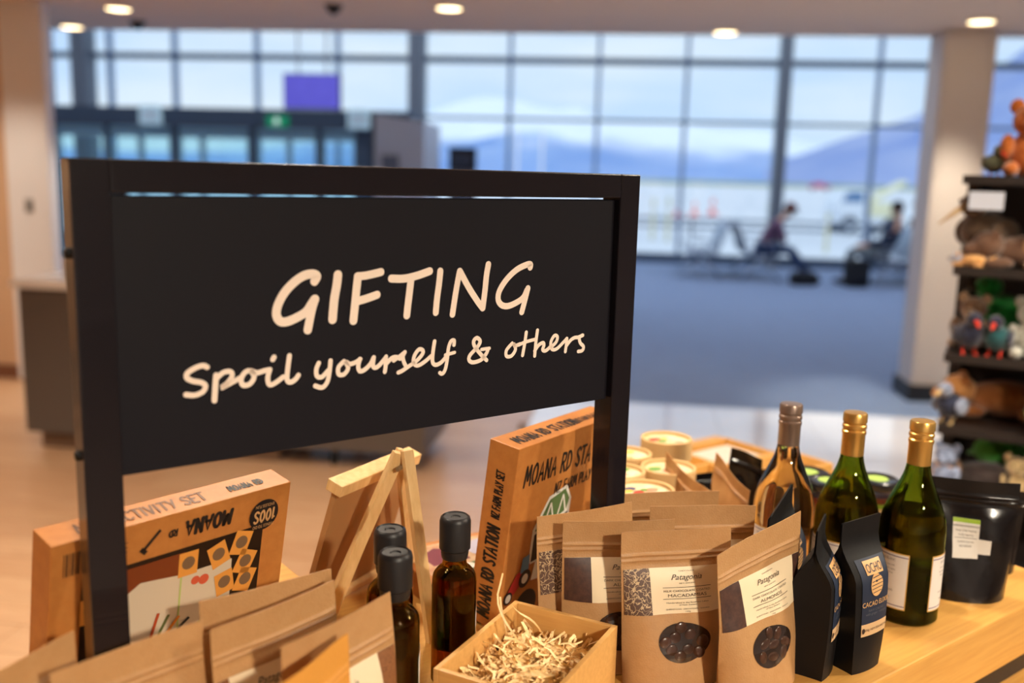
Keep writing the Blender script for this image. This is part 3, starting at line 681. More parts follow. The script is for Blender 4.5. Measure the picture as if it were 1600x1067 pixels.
# ---- black pouches
m_bpouch = mat('matt_black_pouch', (20, 19, 20), rough=.5, spec=.25, bump=(30, .25))
m_gloss = mat('glossy_black_pouch', (18, 15, 16), rough=.2, bump=(24, .7))
m_navylab = mat('navy_label', (32, 42, 62), rough=.5)
m_gold = mat('tan_gold_ink', (214, 168, 112), rough=.4)
def gusset_pouch(label, a, b, yaw, H=.185, Wd=.066, D=.046, twist=0.0, lean=0.0, group='black cacao pouches', lab=True):
    """tall side-gusset pouch narrowing to a flat sealed top"""
    t = thing('black_pouch', label, 'pouch', W(a, b), TH + yaw, group)
    def P(u, v, off=0.0):                                         # u in 0..4 around: front, right, back, left
        f = max(0.0, min(1.0, (v - .62) / .26)); f = f * f * (3 - 2 * f)
        w = Wd / 2 * (1 + .12 * f); d = D / 2 * (1 - f) + .001 + off
        bul = 1 + .10 * math.sin(math.pi * min(1, v / .7))
        w0, d0 = (w + off) * bul ** .5, d * bul
        s = u % 4; k = s - int(s); fold = .62 * (4 * k * (1 - k)) * f
        pin = .24 * 4 * k * (1 - k)
        if s < 1: x, y = -w0 + 2 * w0 * k, -d0 - .0035 * 4 * k * (1 - k) * (1 - f)
        elif s < 2: x, y = w0 * (1 - pin * .6 * (.3 + f)), -d0 + 2 * d0 * k
        elif s < 3: x, y = w0 - 2 * w0 * k, d0
        else: x, y = -w0 * (1 - pin * .6 * (.3 + f)), d0 - 2 * d0 * k
        r = twist * v; z = H * v + lean * x * v
        return Vector((x * math.cos(r) - y * math.sin(r), x * math.sin(r) + y * math.cos(r), z))
    k = MB(); nv = 22; k.grid(lambda i, j: P(4 * i - 1e-6 if i == 1 else 4 * i, j), 32, nv)
    k.f.append(tuple(range(32))); k.f.append(tuple(nv * 33 + i for i in range(32)))
    k.build('pouch', m_bpouch, t, smooth='auto')
    if lab:
        g = MB().grid(lambda i, j: P(.16 + .80 * i, .30 + .46 * j, .0006), 8, 10).build('label', m_navylab, t, smooth=True)
        MB().grid(lambda i, j: P(.16 + .80 * i, .265 + .085 * j, .0009), 8, 3).build('label_band', mat('tan_band', (206, 170, 126), rough=.5), t, smooth=True)
        def put(vs, fs, cx, cz, nm, m=m_gold):
            MB().add([P(.56 + cx + x / Wd, cz + y / H, .0013) for x, y in vs], fs).build(nm, m, g, fix=False)
        for s, h, z, sx, m in (('OCHO', .0125, .685, .58, m_navylab), ('CACAO ELIXIR', .0088, .468, .72, m_gold), ('RAW CACAO', .0044, .432, .9, mat('dull_ink', (96, 98, 104))), ('with ginger · orange', .0044, .408, .9, mat('dull_ink', (96, 98, 104)))):
            v, f = text_geo(s, h, 0, sx)
            if s == 'OCHO':
                put([(-.0125 + .025 * i / 8, -.0026 + .0142 * j / 4) for j in range(5) for i in range(9)], [(j * 9 + i, j * 9 + i + 1, j * 9 + i + 10, j * 9 + i + 9) for j in range(4) for i in range(8)], 0, z, 'logo_box')
                MB().add([P(.56 + x / Wd, z + y / H, .0022) for x, y in v], f).build('print', m, g, fix=False)
            else: put(v, f, 0, z, 'print', m)
        E = egg(22, .0095, .0135, .05); put([(0, 0)] + E, [(0, 1 + i, 1 + (i + 1) % 22) for i in range(22)], .0, .60, 'cacao_emblem')
        for i in range(5):
            y = -.009 + i * .0045; w = .0085 * math.sqrt(max(0, 1 - (y / .0135) ** 2))
            MB().add([P(.56 + x / Wd, .60 + yy2 / H, .0016) for x, yy2 in ((-w, y), (w, y + .0015), (w, y + .0024), (-w, y + .0009))], [(0, 1, 2, 3)]).build('emblem_line', m_navylab, g, fix=False)
        v, f = text_geo('250g  NEW ZEALAND MADE', .004, 0, .8); put(v, f, .08, .30, 'print', m_ink)
        put([(x - .018, y) for x, y in egg(12, .0022, .0036)] , [tuple(range(12))], 0, .305, 'drop_mark', m_ink)
    return t
gusset_pouch('matt black cacao pouch with navy label facing out, standing before the green wine bottle', 1.009, .616, R(-2), Wd=.053, twist=-.2, lean=.12)
gusset_pouch('matt black cacao pouch turned edge on beside the ALMONDS pouch', .955, .634, R(20), D=.042, Wd=.052, twist=.1, lean=.1)
gusset_pouch('black cacao pouch behind the ALMONDS pouch with only its tip showing', .995, .722, R(10), twist=.1, lean=.4, H=.178)
def flat_black(label, l, r, z, seed, T=.06, m=m_gloss, lab=True, base=TABLE_Z, group='glossy black pouches'):
    t = thing('black_pouch', label, 'pouch', (0, 0, 0), 0, group)
    Wd, H = edge_pose(t, l, r, z, base); S = pouch_shape(Wd, H, T, .22, 0, seed, .005)
    pouch_body(S, m, t, head=.22)
    if lab:
        g = patch(S, -.36, .2, .36, .68, mat('white_sticker', (226, 222, 214), rough=.5), t, 'sticker')
        patch(S, -.36, .2, .645, .68, mat('lime_strip', (156, 190, 60), rough=.5), g, 'sticker_strip', .0009)
        print_lines(S, Wd, H, g, [('NUTRITION INFORMATION', .0042, H * .61, .7), ('Energy  2210kJ  Protein 8g', .0036, H * .575, .7), ('Fat 35g  Sugars 31g', .0036, H * .54, .7), ('-', .03, H * .52), ('Ingredients cacao nuts', .0036, H * .485, .7), ('BEST BEFORE', .0036, H * .45, .8)], mat('grey_ink', (120, 116, 112)), -Wd * .04)
        patch(S, .2, .46, .40, .52, mat('white_sticker', (226, 222, 214)), g, 'barcode_sticker', .0006)
    return t
flat_black('glossy black stand up pouch with a white and green sticker at the table end', (1.278, .685), (1.362, .592), 1.142, 21)
flat_black('glossy black crinkled pouch behind the stickered one', (1.40, .72), (1.47, .63), 1.10, 22, T=.05, lab=False)
flat_black('black pouch with dark brown top behind the crinkled kraft pouches', (1.255, 1.02), (1.25, .945), 1.105, 23, T=.03, lab=False)
flat_black('black pouch lying low between the tubs and the wine', (1.17, 1.06), (1.33, 1.0), 1.06, 24, T=.04, lab=False)

# ---- wine bottles
def curve_prof(pts, n=6): return [(p.x, p.y) for p in smooth_line(pts, n)]
def wine(label, a, b, glass, liquid, cap, fill, yaw=0.0, lab=True, H=.274):
    t = thing('wine_bottle', label, 'bottle', W(a, b), TH + yaw, 'wine bottles at the table end')
    k = H / .274; R0 = .0425
    side = [(R0 - .004, 0), (R0, .004), (R0, .03), (R0, .115)]
    sh = curve_prof([(R0, .115), (R0 - .001, .135), (.0355, .157), (.0265, .178), (.0188, .197), (.0153, .212), (.0145, .226)])
    outer = [(0, .006), (.028, .003)] + side + sh + [(.0142, .262), (.0142, .270)]
    inner = [(.0112, .270), (.0112, .226)] + [(r - .003, z) for r, z in reversed(sh)] + [(R0 - .003, .03), (R0 - .003, .012), (R0 - .008, .008), (0, .010)]
    g = MB().lathe([(r, z * k) for r, z in outer + inner], 48).build('glass', glass, t, smooth='auto')
    li = [(0, .0099), (R0 - .008, .0079), (R0 - .0029, .012), (R0 - .0029, .03)]
    for r, z in [(R0, .115)] + sh:
        if z < fill: li.append((r - .0029, z))
    li += [(li[-1][0] - .0005, li[-1][1] + .0006), (0, li[-1][1] + .0006)]
    MB().lathe([(r, z * k) for r, z in li], 40).build('wine', liquid, t, smooth='auto')
    c = [(.0146, .208 if False else .214), (.0152, .2145), (.0152, .243), (.0161, .2448), (.0161, .2485), (.0150, .2496), (.0150, .2515), (.0161, .2528), (.0161, .2565), (.0150, .2578), (.0150, .2598), (.0161, .2611), (.0161, .271), (.0148, .2735), (0, .274)]
    MB().lathe([(r, z * k) for r, z in c], 36).build('screw_cap', cap, t, smooth='auto')
    def wrap(a0, a1, z0, z1, m, name, off=.0005, par=t): return MB().grid(lambda i, j: Vector(((R0 + off) * math.cos(a0 + (a1 - a0) * i), (R0 + off) * math.sin(a0 + (a1 - a0) * i), z0 + (z1 - z0) * j)), 18, 1).build(name, m, par, smooth=True)
    if lab:
        for a0, a1, nm in ((R(-158), R(-62), 'back_label'), (R(-22), R(70), 'front_label')):
            g2 = wrap(a0, a1, .022, .1, mat('gold_edge', (206, 160, 80), rough=.4), nm)
            g3 = wrap(a0 + .03, a1 - .03, .0235, .0985, mat('wine_label', (222, 214, 206), rough=.55), 'label_face', .0008, g2)
            def put(s, h, z, ca, sx=1.0):
                v, f = text_geo(s, h, 0, sx)
                MB().add([((R0 + .0012) * math.cos(ca + x / R0), (R0 + .0012) * math.sin(ca + x / R0), z + y) for x, y in v], f).build('print', mat('label_ink', (120, 112, 108)), g2, fix=False)
            c = (a0 + a1) / 2
            for s, h, z in (('SAUVIGNON BLANC', .005, .088), ('Grown on river terraces with', .0038, .081), ('long warm days and cool nights', .0038, .0755), ('fresh citrus and stone fruit', .0038, .070), ('Serve chilled', .0038, .060), ('WINE OF NEW ZEALAND', .004, .046), ('750mL   13.0% alc/vol', .004, .036)): put(s, h, z, c, .8)
            wrap(a0 + .03, a1 - .03, .0945, .0958, mat('label_rule', (110, 92, 120)), 'label_rule', .001, g2); wrap(a0 + .03, a1 - .03, .0265, .0278, mat('label_rule', (110, 92, 120)), 'label_rule', .001, g2)
    return t
gl_green = glass_mat('olive_glass', (.60, .64, .26)); gl_clear = glass_mat('clear_glass', (.97, .96, .94))
wn_green = glass_mat('white_wine_in_olive', (.56, .50, .13), ior=1.35); wn_rose = glass_mat('rose_wine', (.995, .92, .80), ior=1.35)
m_goldcap = mat('gold_cap', (232, 186, 104), rough=.3, metal=.85); m_brownc = mat('bronze_grey_cap', (150, 130, 118), rough=.33, metal=.7)
wine('clear wine bottle of amber rosé with a bronze grey screw cap', 1.118, .806, gl_clear, wn_rose, m_brownc, .222, R(-60))
wine('olive green wine bottle with gold cap standing behind the cacao pouch', 1.152, .726, gl_green, wn_green, m_goldcap, .150, R(-84))
wine('olive green wine bottle with gold cap nearest the stickered black pouch', 1.190, .650, gl_green, wn_green, m_goldcap, .150, R(-88))

# ---- oil bottles
m_oilglass = glass_mat('dark_oil_glass', (.72, .58, .26), ior=1.48); m_oil = glass_mat('olive_oil', (.72, .48, .12), ior=1.46)
def oil(label, a, b, yaw):
    t = thing('oil_bottle', label, 'bottle', W(a, b), TH + yaw, 'dark oil bottles with black caps')
    R0 = .0255
    sh = curve_prof([(R0, .122), (R0 - .0015, .131), (.019, .138), (.0145, .142), (.0135, .15)], 4)
    out = [(0, .004), (R0 - .003, .001), (R0, .004)] + sh + [(.0135, .168)]
    inn = [(.0105, .168), (.0105, .15)] + [(r - .003, z) for r, z in reversed(sh)] + [(R0 - .003, .008), (0, .007)]
    MB().lathe(out + inn, 40).build('glass', m_oilglass, t, smooth='auto')
    MB().lathe([(0, .0069), (R0 - .0029, .0079), (R0 - .0029, .122), (R0 - .004, .13), (.016, .1345), (0, .1345)], 36).build('oil', m_oil, t, smooth='auto')
    MB().lathe([(.0135, .150), (.0148, .1505), (.0158, .156), (.0158, .160), (.0178, .162), (.0178, .194), (.0165, .1985), (.0145, .2), (.0135, .1985), (.006, .1985), (.005, .197), (0, .197)], 36).build('cap', mat('black_cap', (30, 29, 31), rough=.42), t, smooth='auto')
    def wrap(a0, a1, z0, z1, m, nm, off, par): return MB().grid(lambda i, j: Vector(((R0 + off) * math.cos(a0 + (a1 - a0) * i), (R0 + off) * math.sin(a0 + (a1 - a0) * i), z0 + (z1(i) - z0) * j)), 14, 2).build(nm, m, par, smooth=True)
    g = wrap(R(-75), R(60), .03, lambda i: .098 - .012 * (1 - min(1, i * 5)) ** 2 * 1.0, mat('white_oil_label', (226, 222, 212), rough=.5), 'label', .0005, t)
    wrap(R(-75), R(60), .03, lambda i: .052 + .012 * i, mat('green_print', (124, 176, 62), rough=.5), 'green_print', .0009, g)
    v, f = text_geo('OLIVE OIL', .009, 0, .7); MB().add([((R0 + .0012) * math.cos(R(-12) + x / R0), (R0 + .0012) * math.sin(R(-12) + x / R0), .078 + y) for x, y in v], f).build('print', mat('label_ink', (120, 112, 108)), g, fix=False)
    for q in range(3): MB().grid(lambda i, j: Vector(((R0 + .0012) * math.cos(R(-30 + q * 5) + .12 * j), (R0 + .0012) * math.sin(R(-30 + q * 5) + .12 * j), .066 + .009 * i + .004 * q)), 2, 1).build('leaf_print', mat('green_print', (124, 176, 62)), g, fix=False)
oil('dark oil bottle with black cap standing alone beside the farm box', .583, .856, R(25))
oil('dark oil bottle with black cap, rear one of the pair by the easel', .502, .862, R(25))
oil('dark oil bottle with black cap, front one of the pair by the seed pouch', .474, .803, R(25))

# ---- jars, tubs
m_jarglass = glass_mat('jar_glass', (.95, .96, .95))
def jar(label, a, b, fillc, yaw=0.0, H=.09, R0=.036):
    t = thing('preserve_jar', label, 'jar', W(a, b), TH + yaw, 'jars with black lids behind the wine')
    MB().lathe([(0, .002), (R0 - .004, .001), (R0, .006), (R0, H * .74), (R0 - .006, H * .82), (R0 - .006, H * .86), (R0 - .009, H * .86), (R0 - .009, H * .8), (R0 - .003, H * .72), (R0 - .003, .007), (0, .005)], 36).build('glass', m_jarglass, t, smooth='auto')
    MB().lathe([(0, .0049), (R0 - .0029, .0069), (R0 - .0029, H * .7), (0, H * .7)], 32).build('preserve', mat('preserve_%d' % fillc[0], fillc, rough=.3), t, smooth='auto')
    ld = MB().lathe([(R0 - .005, H * .83), (R0 - .001, H * .83), (R0 + .001, H * .86), (R0 + .0005, H * .97), (R0 - .002, H * .985), (R0 - .004, H), (R0 - .007, H * .985), (0, H * .98)], 36).build('lid', mat('black_lid', (30, 32, 38), rough=.25), t, smooth='auto')
    MB().lathe([(0, H * .984), (R0 * .5, H * .984), (R0 * .5, H * .981)], 28).build('lid_sticker', mat('green_lid_print', (168, 198, 96), rough=.4), ld)
    g = MB().grid(lambda i, j: Vector(((R0 + .0005) * math.cos(R(-150) + 1.7 * i), (R0 + .0005) * math.sin(R(-150) + 1.7 * i), .012 + .042 * j)), 14, 1).build('label', mat('jar_label', (214, 206, 188), rough=.5), t, smooth=True)
    MB().grid(lambda i, j: Vector(((R0 + .0009) * math.cos(R(-150) + 1.7 * i), (R0 + .0009) * math.sin(R(-150) + 1.7 * i), .046 + .008 * j)), 14, 1).build('label_strip', mat('green_print', (124, 176, 62)), g, smooth=True)
    v, f = text_geo('RELISH', .009, 0, .9); MB().add([((R0 + .0012) * math.cos(R(-101) + x / R0), (R0 + .0012) * math.sin(R(-101) + x / R0), .026 + y) for x, y in v], f).build('print', m_ink, g, fix=False)
jar('black lidded jar beside the rosé bottle', 1.385, .955, (70, 40, 30))
jar('black lidded jar of red relish behind the middle wine bottle', 1.375, .905, (132, 56, 34))
jar('black lidded jar of red relish between the two green bottles', 1.455, .865, (120, 48, 30))
jar('small jar of amber sauce peeking out behind the end wine bottle', 1.246, .668, (150, 82, 44), 0, .066, .02)
m_tub = mat('tub_card', (198, 152, 96), rough=.6, var=(80, (188, 142, 86), (1, 1, 1))); m_tubin = mat('tub_rim', (212, 176, 122), rough=.6)
def lid_print_mat():
    return mat('tub_lid_art', (238, 226, 196), rough=.5, wave=None, var=(34, (206, 176, 120), (1, 1, 1)))
def tub(label, a, b, H, R0, seed):
    t = thing('paper_tub', label, 'tub', W(a, b), TH, 'kraft paper tubs behind the right post')
    MB().lathe([(0, 0), (R0 - .002, 0), (R0 - .002, H * .6), (R0 - .002, H * .72), (R0 - .003, H * .72), (0, H * .7)], 36).build('tube', m_tub, t, smooth='auto')
    ld = MB().lathe([(R0 - .0018, H * .74), (R0, H * .74), (R0, H - .001), (R0 - .001, H), (R0 - .004, H), (R0 - .005, H - .001), (R0 - .005, H - .006), (0, H - .006)], 36).build('lid', m_tubin, t, smooth='auto')
    MB().lathe([(0, H - .0057), (R0 - .0055, H - .0057)], 30).build('lid_print', lid_print_mat(), ld)
    rr = random.Random(seed)
    for c in ((206, 64, 44), (104, 160, 72), (236, 200, 90), (60, 60, 110), (230, 150, 120)):
        x, y, r = rr.uniform(-.45, .45) * R0, rr.uniform(-.45, .45) * R0, rr.uniform(.1, .24) * R0
        MB().add([(x + r * 1.4 * math.cos(q * .5236), y + r * math.sin(q * .5236), H - .0054 + .00006 * (c[0] % 5)) for q in range(12)], [tuple(range(12))]).build('lid_motif', mat('motif_%d' % c[0], c, rough=.5), ld, fix=False)
tub('kraft paper tub with printed lid, rearmost beside the post', 1.21, 1.125, .135, .045, 1)
tub('kraft paper tub with printed lid behind the crinkled pouch', 1.118, 1.032, .122, .045, 2)
tub('kraft paper tub with printed lid nearest the crinkled kraft pouch', 1.0, .968, .125, .045, 3)
tub('kraft paper tub half hidden by the right sign post, rear', 1.11, 1.12, .125, .042, 4)
tub('kraft paper tub half hidden by the right sign post, front', 1.03, 1.055, .125, .042, 5)

# ---- boxed toys
m_box = mat('kraft_box_card', (190, 124, 62), rough=.45, spec=.4, var=(60, (178, 112, 54), (1, 1, 1)))
m_boxink = mat('box_ink', (34, 26, 22), rough=.55)
def toy_box(label, loc, yaw, lean, Wd, H, D):
    """card box, origin at the bottom front left corner; local -y is the printed face"""
    t = thing('toy_box', label, 'box', W(*loc), 0); t.rotation_euler = (lean, 0, TH + yaw)
    MB().box(0, Wd, 0, D, 0, H).build('carton', m_box, t, bevel=.0012)
    return t
def face(t, polys, m, name, off=.0006, parent=None):
    k = MB()
    for p in polys: k.add([(x, -off, z) for x, z in p], [tuple(range(len(p)))])
    return k.build(name, m, parent or t, fix=False)
def circ(cx, cz, r, n=20): return [(cx + r * math.cos(2 * math.pi * i / n), cz + r * math.sin(2 * math.pi * i / n)) for i in range(n)]
def lettered(t, s, h, w, fn, name='print', m=None, sx=.85, parent=None):
    vs, fs, L = hand_geo(s, h, w, sx)
    return MB().add([fn(p[0], p[1], L) for p in vs], fs).build(name, m or m_boxink, parent or t, fix=False)
def quad(a, b, w):
    d = (Vector(b) - Vector(a)).normalized(); n = Vector((-d.y, d.x)) * w / 2; a, b = Vector(a), Vector(b)
    return [tuple(a + n), tuple(b + n), tuple(b - n), tuple(a - n)]
# farm play set
fb = toy_box('kraft farm play set box leaning behind the right sign post', (.695, .925, TABLE_Z), R(16), R(7.0), .236, .25, .046)
FW, FH, FD = .236, .25, .046
lettered(fb, 'MOANA RD STATION', .026, .0042, lambda x, y, L: (.02 + x * .8, -.0006, FH - .055 + y), sx=.92)
lettered(fb, 'NZ FARM PLAY SET', .015, .0024, lambda x, y, L: (.095 + x * .95, -.0006, FH - .084 + y), sx=.8)
lettered(fb, 'MOANA RD STATION', .019, .0032, lambda x, y, L: (-.0006, FD * .5 - .0095 + y, .012 + x * 1.02), sx=.62)
lettered(fb, 'NZ FARM PLAY SET', .012, .0022, lambda x, y, L: (-.0006, FD * .5 - .006 + y, .150 + x * .84), sx=.62)
lettered(fb, 'MOANA RD STATION', .018, .0028, lambda x, y, L: (.018 + x, .012 + y, FH + .0006), sx=.72)
lettered(fb, 'NZ FARM PLAY SET', .011, .0018, lambda x, y, L: (.158 + x * .72, .014 + y, FH + .0006), sx=.75)
w_ = mat('print_white', (228, 224, 214), rough=.5); gr_ = mat('print_green', (84, 112, 66), rough=.5); rd_ = mat('print_red', (176, 44, 40), rough=.5); bk_ = mat('print_dark', (44, 28, 26), rough=.5); bl_ = mat('print_blue', (92, 128, 160), rough=.5)
face(fb, [[(.055, .075), (.055, .125), (.085, .165), (.125, .172), (.14, .15), (.14, .075)]], w_, 'barn_outline')
face(fb, [[(.06, .122), (.087, .160), (.122, .167), (.135, .15), (.13, .135), (.075, .120)]], gr_, 'barn_roof', .0009)
face(fb, [[(.06, .078), (.06, .117), (.135, .131), (.135, .078)]], bk_, 'barn_wall', .0009)
face(fb, [[(.085, .085), (.085, .118), (.12, .125), (.12, .085)]], rd_, 'barn_door', .0012)
face(fb, [quad((.078, .123), (.09, .155), .003), quad((.09, .155), (.10, .127), .003), quad((.108, .128), (.118, .16), .003), quad((.118, .16), (.128, .133), .003), quad((.074, .121), (.133, .134), .003)], w_, 'barn_truss', .0013)
face(fb, [[(.012, .045), (.03, .07), (.058, .078), (.058, .062), (.03, .042)]], rd_, 'tractor_body', .0013)
face(fb, [[(.038, .068), (.04, .09), (.055, .092), (.057, .07)]], bl_, 'tractor_cab', .0014)
face(fb, [circ(.05, .058, .013), circ(.017, .04, .009)], bk_, 'tractor_tyre', .0016); face(fb, [circ(.05, .058, .007), circ(.017, .04, .006)], w_, 'tractor_hub', .0018)
face(fb, [[(.065, .05), (.07, .075), (.1, .08), (.11, .06), (.1, .045)], circ(.105, .082, .01)], w_, 'sheep_print', .0014)
face(fb, [[(.15, .05), (.155, .09), (.175, .11), (.2, .1), (.205, .05)], [(.21, .06), (.212, .1), (.225, .1), (.23, .055)]], gr_, 'tree_print', .001)
face(fb, [circ(.06, .012, .026)], bk_, 'badge', .001)
# activity set, standing upside down
ab = toy_box('kraft activity set box standing upside down behind the left post', (.163, .945, TABLE_Z), R(12.5), R(11), .264, .243, .037)
AW, AH, AD = .264, .243, .037
AQ = AH + .044
lettered(ab, 'MAP ACTIVITY SET', .0165, .0026, lambda x, y, L: (.03 + x, .009 + y, AH + .0006), m=mat('box_ink_soft', (104, 62, 26)), sx=.84)
lettered(ab, 'MOANA RD', .010, .0022, lambda x, y, L: (.195 + x, .012 + y, AH + .0006), sx=.75)
lettered(ab, 'MOANA', .020, .0042, lambda x, y, L: (.190 - x, -.0007, AH - .0135 - y * .8), sx=.72)
lettered(ab, 'RD', .009, .002, lambda x, y, L: (.127 - x, -.0007, AH - .0185 - y * .8), sx=.8)
face(ab, [quad((.09, AH - .033), (.108, AH - .014), .0035), quad((.088, AH - .03), (.094, AH - .036), .005)], m_boxink, 'pencil_mark', .0007)
face(ab, [[(.03, .0), (.03, AH - .043), (.232, AH - .043), (.232, .0)]], mat('print_night', (34, 20, 14), rough=.4), 'picture', .0006)
face(ab, [[(.04, .0), (.04, AQ - .135), (.085, AQ - .112), (.145, AQ - .118), (.195, AQ - .118), (.2, .0)]], mat('map_paper', (206, 190, 166), rough=.5), 'map_print', .0009)
face(ab, [[(.036, AQ - .092), (.036, AQ - .14), (.065, AQ - .128), (.09, AQ - .112), (.135, AQ - .118), (.138, AQ - .092)]], mat('print_brown', (120, 56, 22), rough=.5), 'hand_print', .0011)
cards = [(.142, AQ - .107, 0), (.178, AQ - .108, .35), (.205, AQ - .102, -.3), (.212, AQ - .127, -.4), (.214, AQ - .15, -.35), (.188, AQ - .145, .2), (.04, AQ - .125, .0)]
for cx, cz, r in cards:
    c, s = math.cos(r), math.sin(r); P = lambda x, z: (cx + x * c - z * s, cz + x * s + z * c)
    cd = face(ab, [[P(-.011, -.014), P(.011, -.014), P(.011, .014), P(-.011, .014)]], mat('card_orange', (222, 150, 66), rough=.45), 'card_print', .0013)
    face(ab, [[P(x, z) for x, z in circ(0, .001, .0075, 14)]], mat('card_seal', (120, 92, 66), rough=.5), 'card_seal', .0015, cd)
face(ab, [quad((.135, .05), (.135, AQ - .12), .002), [(.138, .09), (.145, .078), (.195, .11), (.19, .125)]], mat('map_green', (176, 190, 110), rough=.5), 'map_detail', .0012)
face(ab, [circ(.162, AQ - .132, .006), circ(.152, AQ - .13, .005)], mat('map_red', (206, 90, 60), rough=.5), 'map_stamp', .0013)
for i, c in enumerate(((176, 70, 30), (90, 96, 50), (214, 130, 40), (40, 40, 44))): face(ab, [quad((.1 + i * .004, AQ - .2), (.112 + i * .012, AQ - .155 - i * .006), .0035)], mat('pencil_%d' % c[0], c, rough=.5), 'pencil_print', .0014 + i * .0001)
bd = face(ab, [circ(.231, AH - .031, .0185, 28)], mat('badge_black', (30, 24, 24), rough=.45), 'badge', .0015)
lettered(ab, '100S', .0135, .0024, lambda x, y, L: (.231 + L / 2 - x, -.0019, AH - .0255 - y), m=mat('badge_ink', (196, 150, 100)), sx=.85, parent=bd)
for s, z in (('THINGS TO DO', AH - .0425), ('ENDLESS FUN', AH - .018)):
    v, f = text_geo(s, .0052, 0, .75); MB().add([(.231 - x, -.0019, z - y) for x, y in v], f).build('print', mat('badge_ink', (196, 150, 100)), bd, fix=False)
for i in range(6): face(ab, [quad((.012 + i * .0028, AH - .036), (.012 + i * .0028, AH - .012), .0016 if i % 2 else .0008)], m_boxink, 'barcode_bar', .0007)
for z in (.018, .023, .028): face(ab, [quad((.055, AH - z), (.074, AH - z), .0009)], m_boxink, 'small_print', .0007)
# third box lying flat
lb = toy_box('kraft puzzle box lying flat behind the single oil bottle', (.66, 1.012, TABLE_Z), R(-4), 0, .19, .036, .145)
pf = MB().box(.012, .178, .012, .133, .0362, .0366).build('picture', mat('puzzle_print', (214, 190, 150), rough=.45, var=(30, (176, 120, 84), (1, 1, 1))), lb)
def topface(polys, m, name, z=.037):
    k = MB()
    for p in polys: k.add([(x, y, z) for x, y in p], [tuple(range(len(p)))])
    k.build(name, m, pf, fix=False)
topface([[(.03, .06), (.03, .1), (.06, .118), (.09, .1), (.09, .06)]], mat('print_wine', (120, 40, 56)), 'barn_print'); topface([circ(.135, .085, .035)], mat('print_lilac', (176, 172, 190), rough=.4), 'round_print', .0371); topface([[(.02, .02), (.02, .045), (.1, .05), (.11, .02)]], gr_, 'field_print'); topface([circ(.05, .045, .012), circ(.075, .04, .01)], w_, 'sheep_print', .0372); topface([[(.12, .06), (.14, .1), (.155, .07)]], w_, 'dog_print', .0373)

# ---- pale wooden box behind the activity set
t = thing('wooden_crate', 'pale wooden box with flat lid behind the activity set box', 'box', W(.29, 1.052), TH)
MB().box(0, .2, 0, .11, 0, .058).build('box_body', m_bam, t, bevel=.002); MB().box(-.003, .203, -.003, .113, .06, .07).build('lid', m_bam, t, bevel=.002)

# ---- small easel with canvas
m_pine = mat('pine_stick', (232, 196, 140), rough=.5, var=(14, (216, 176, 118), (8, 8, 1)))
t = thing('table_easel', 'small pine table easel seen from behind', 'easel', W(.605, 1.01), TH)
ap = Vector((0, 0, .232)); FLg, FRg = Vector((-.075, .10, 0)), Vector((.045, -.005, 0))
def L2(a, b): return Vector((a - .605, b - 1.01, 0))
MB().bar(L2(.519, 1.062), ap + Vector((-.004, .0, .0)), .016, .01, (0, 1, 0)).build('leg', m_pine, t, bevel=.001)
MB().bar(L2(.519, 1.062) + Vector((.014, .006, 0)), ap + Vector((.006, .014, .0)), .009, .008, (0, 1, 0)).build('leg', m_pine, t, bevel=.001)
MB().bar(L2(.612, .945), ap + Vector((.002, -.008, .004)), .014, .01, (0, 1, 0)).build('leg', m_pine, t, bevel=.001)
MB().bar(L2(.69, 1.12), ap + Vector((.004, .012, -.01)), .012, .01, (0, 1, 0)).build('rear_strut', m_pine, t, bevel=.001)
MB().tube([ap + Vector((-.014, -.012, -.018)), ap + Vector((.022, .014, -.018))], .0028, 10).build('pivot_pin', mat('pin_metal', (150, 130, 100), rough=.4, metal=.6), t, smooth='auto')
cv = thing('canvas_board', 'brown backed canvas board with pine top rail on the easel', 'canvas', W(.512, 1.085, TABLE_Z), TH + R(23.5))
cv.rotation_euler = (R(18), 0, TH + R(23.5))
MB().box(0, .165, .012, .02, .008, .188).build('board', mat('canvas_back', (168, 122, 76), rough=.7), cv)
MB().box(-.004, .169, .004, .028, .186, .202).build('top_rail', m_pine, cv, bevel=.0015)
MB().box(-.004, .169, .004, .028, .0, .012).build('bottom_rail', m_pine, cv, bevel=.0015)

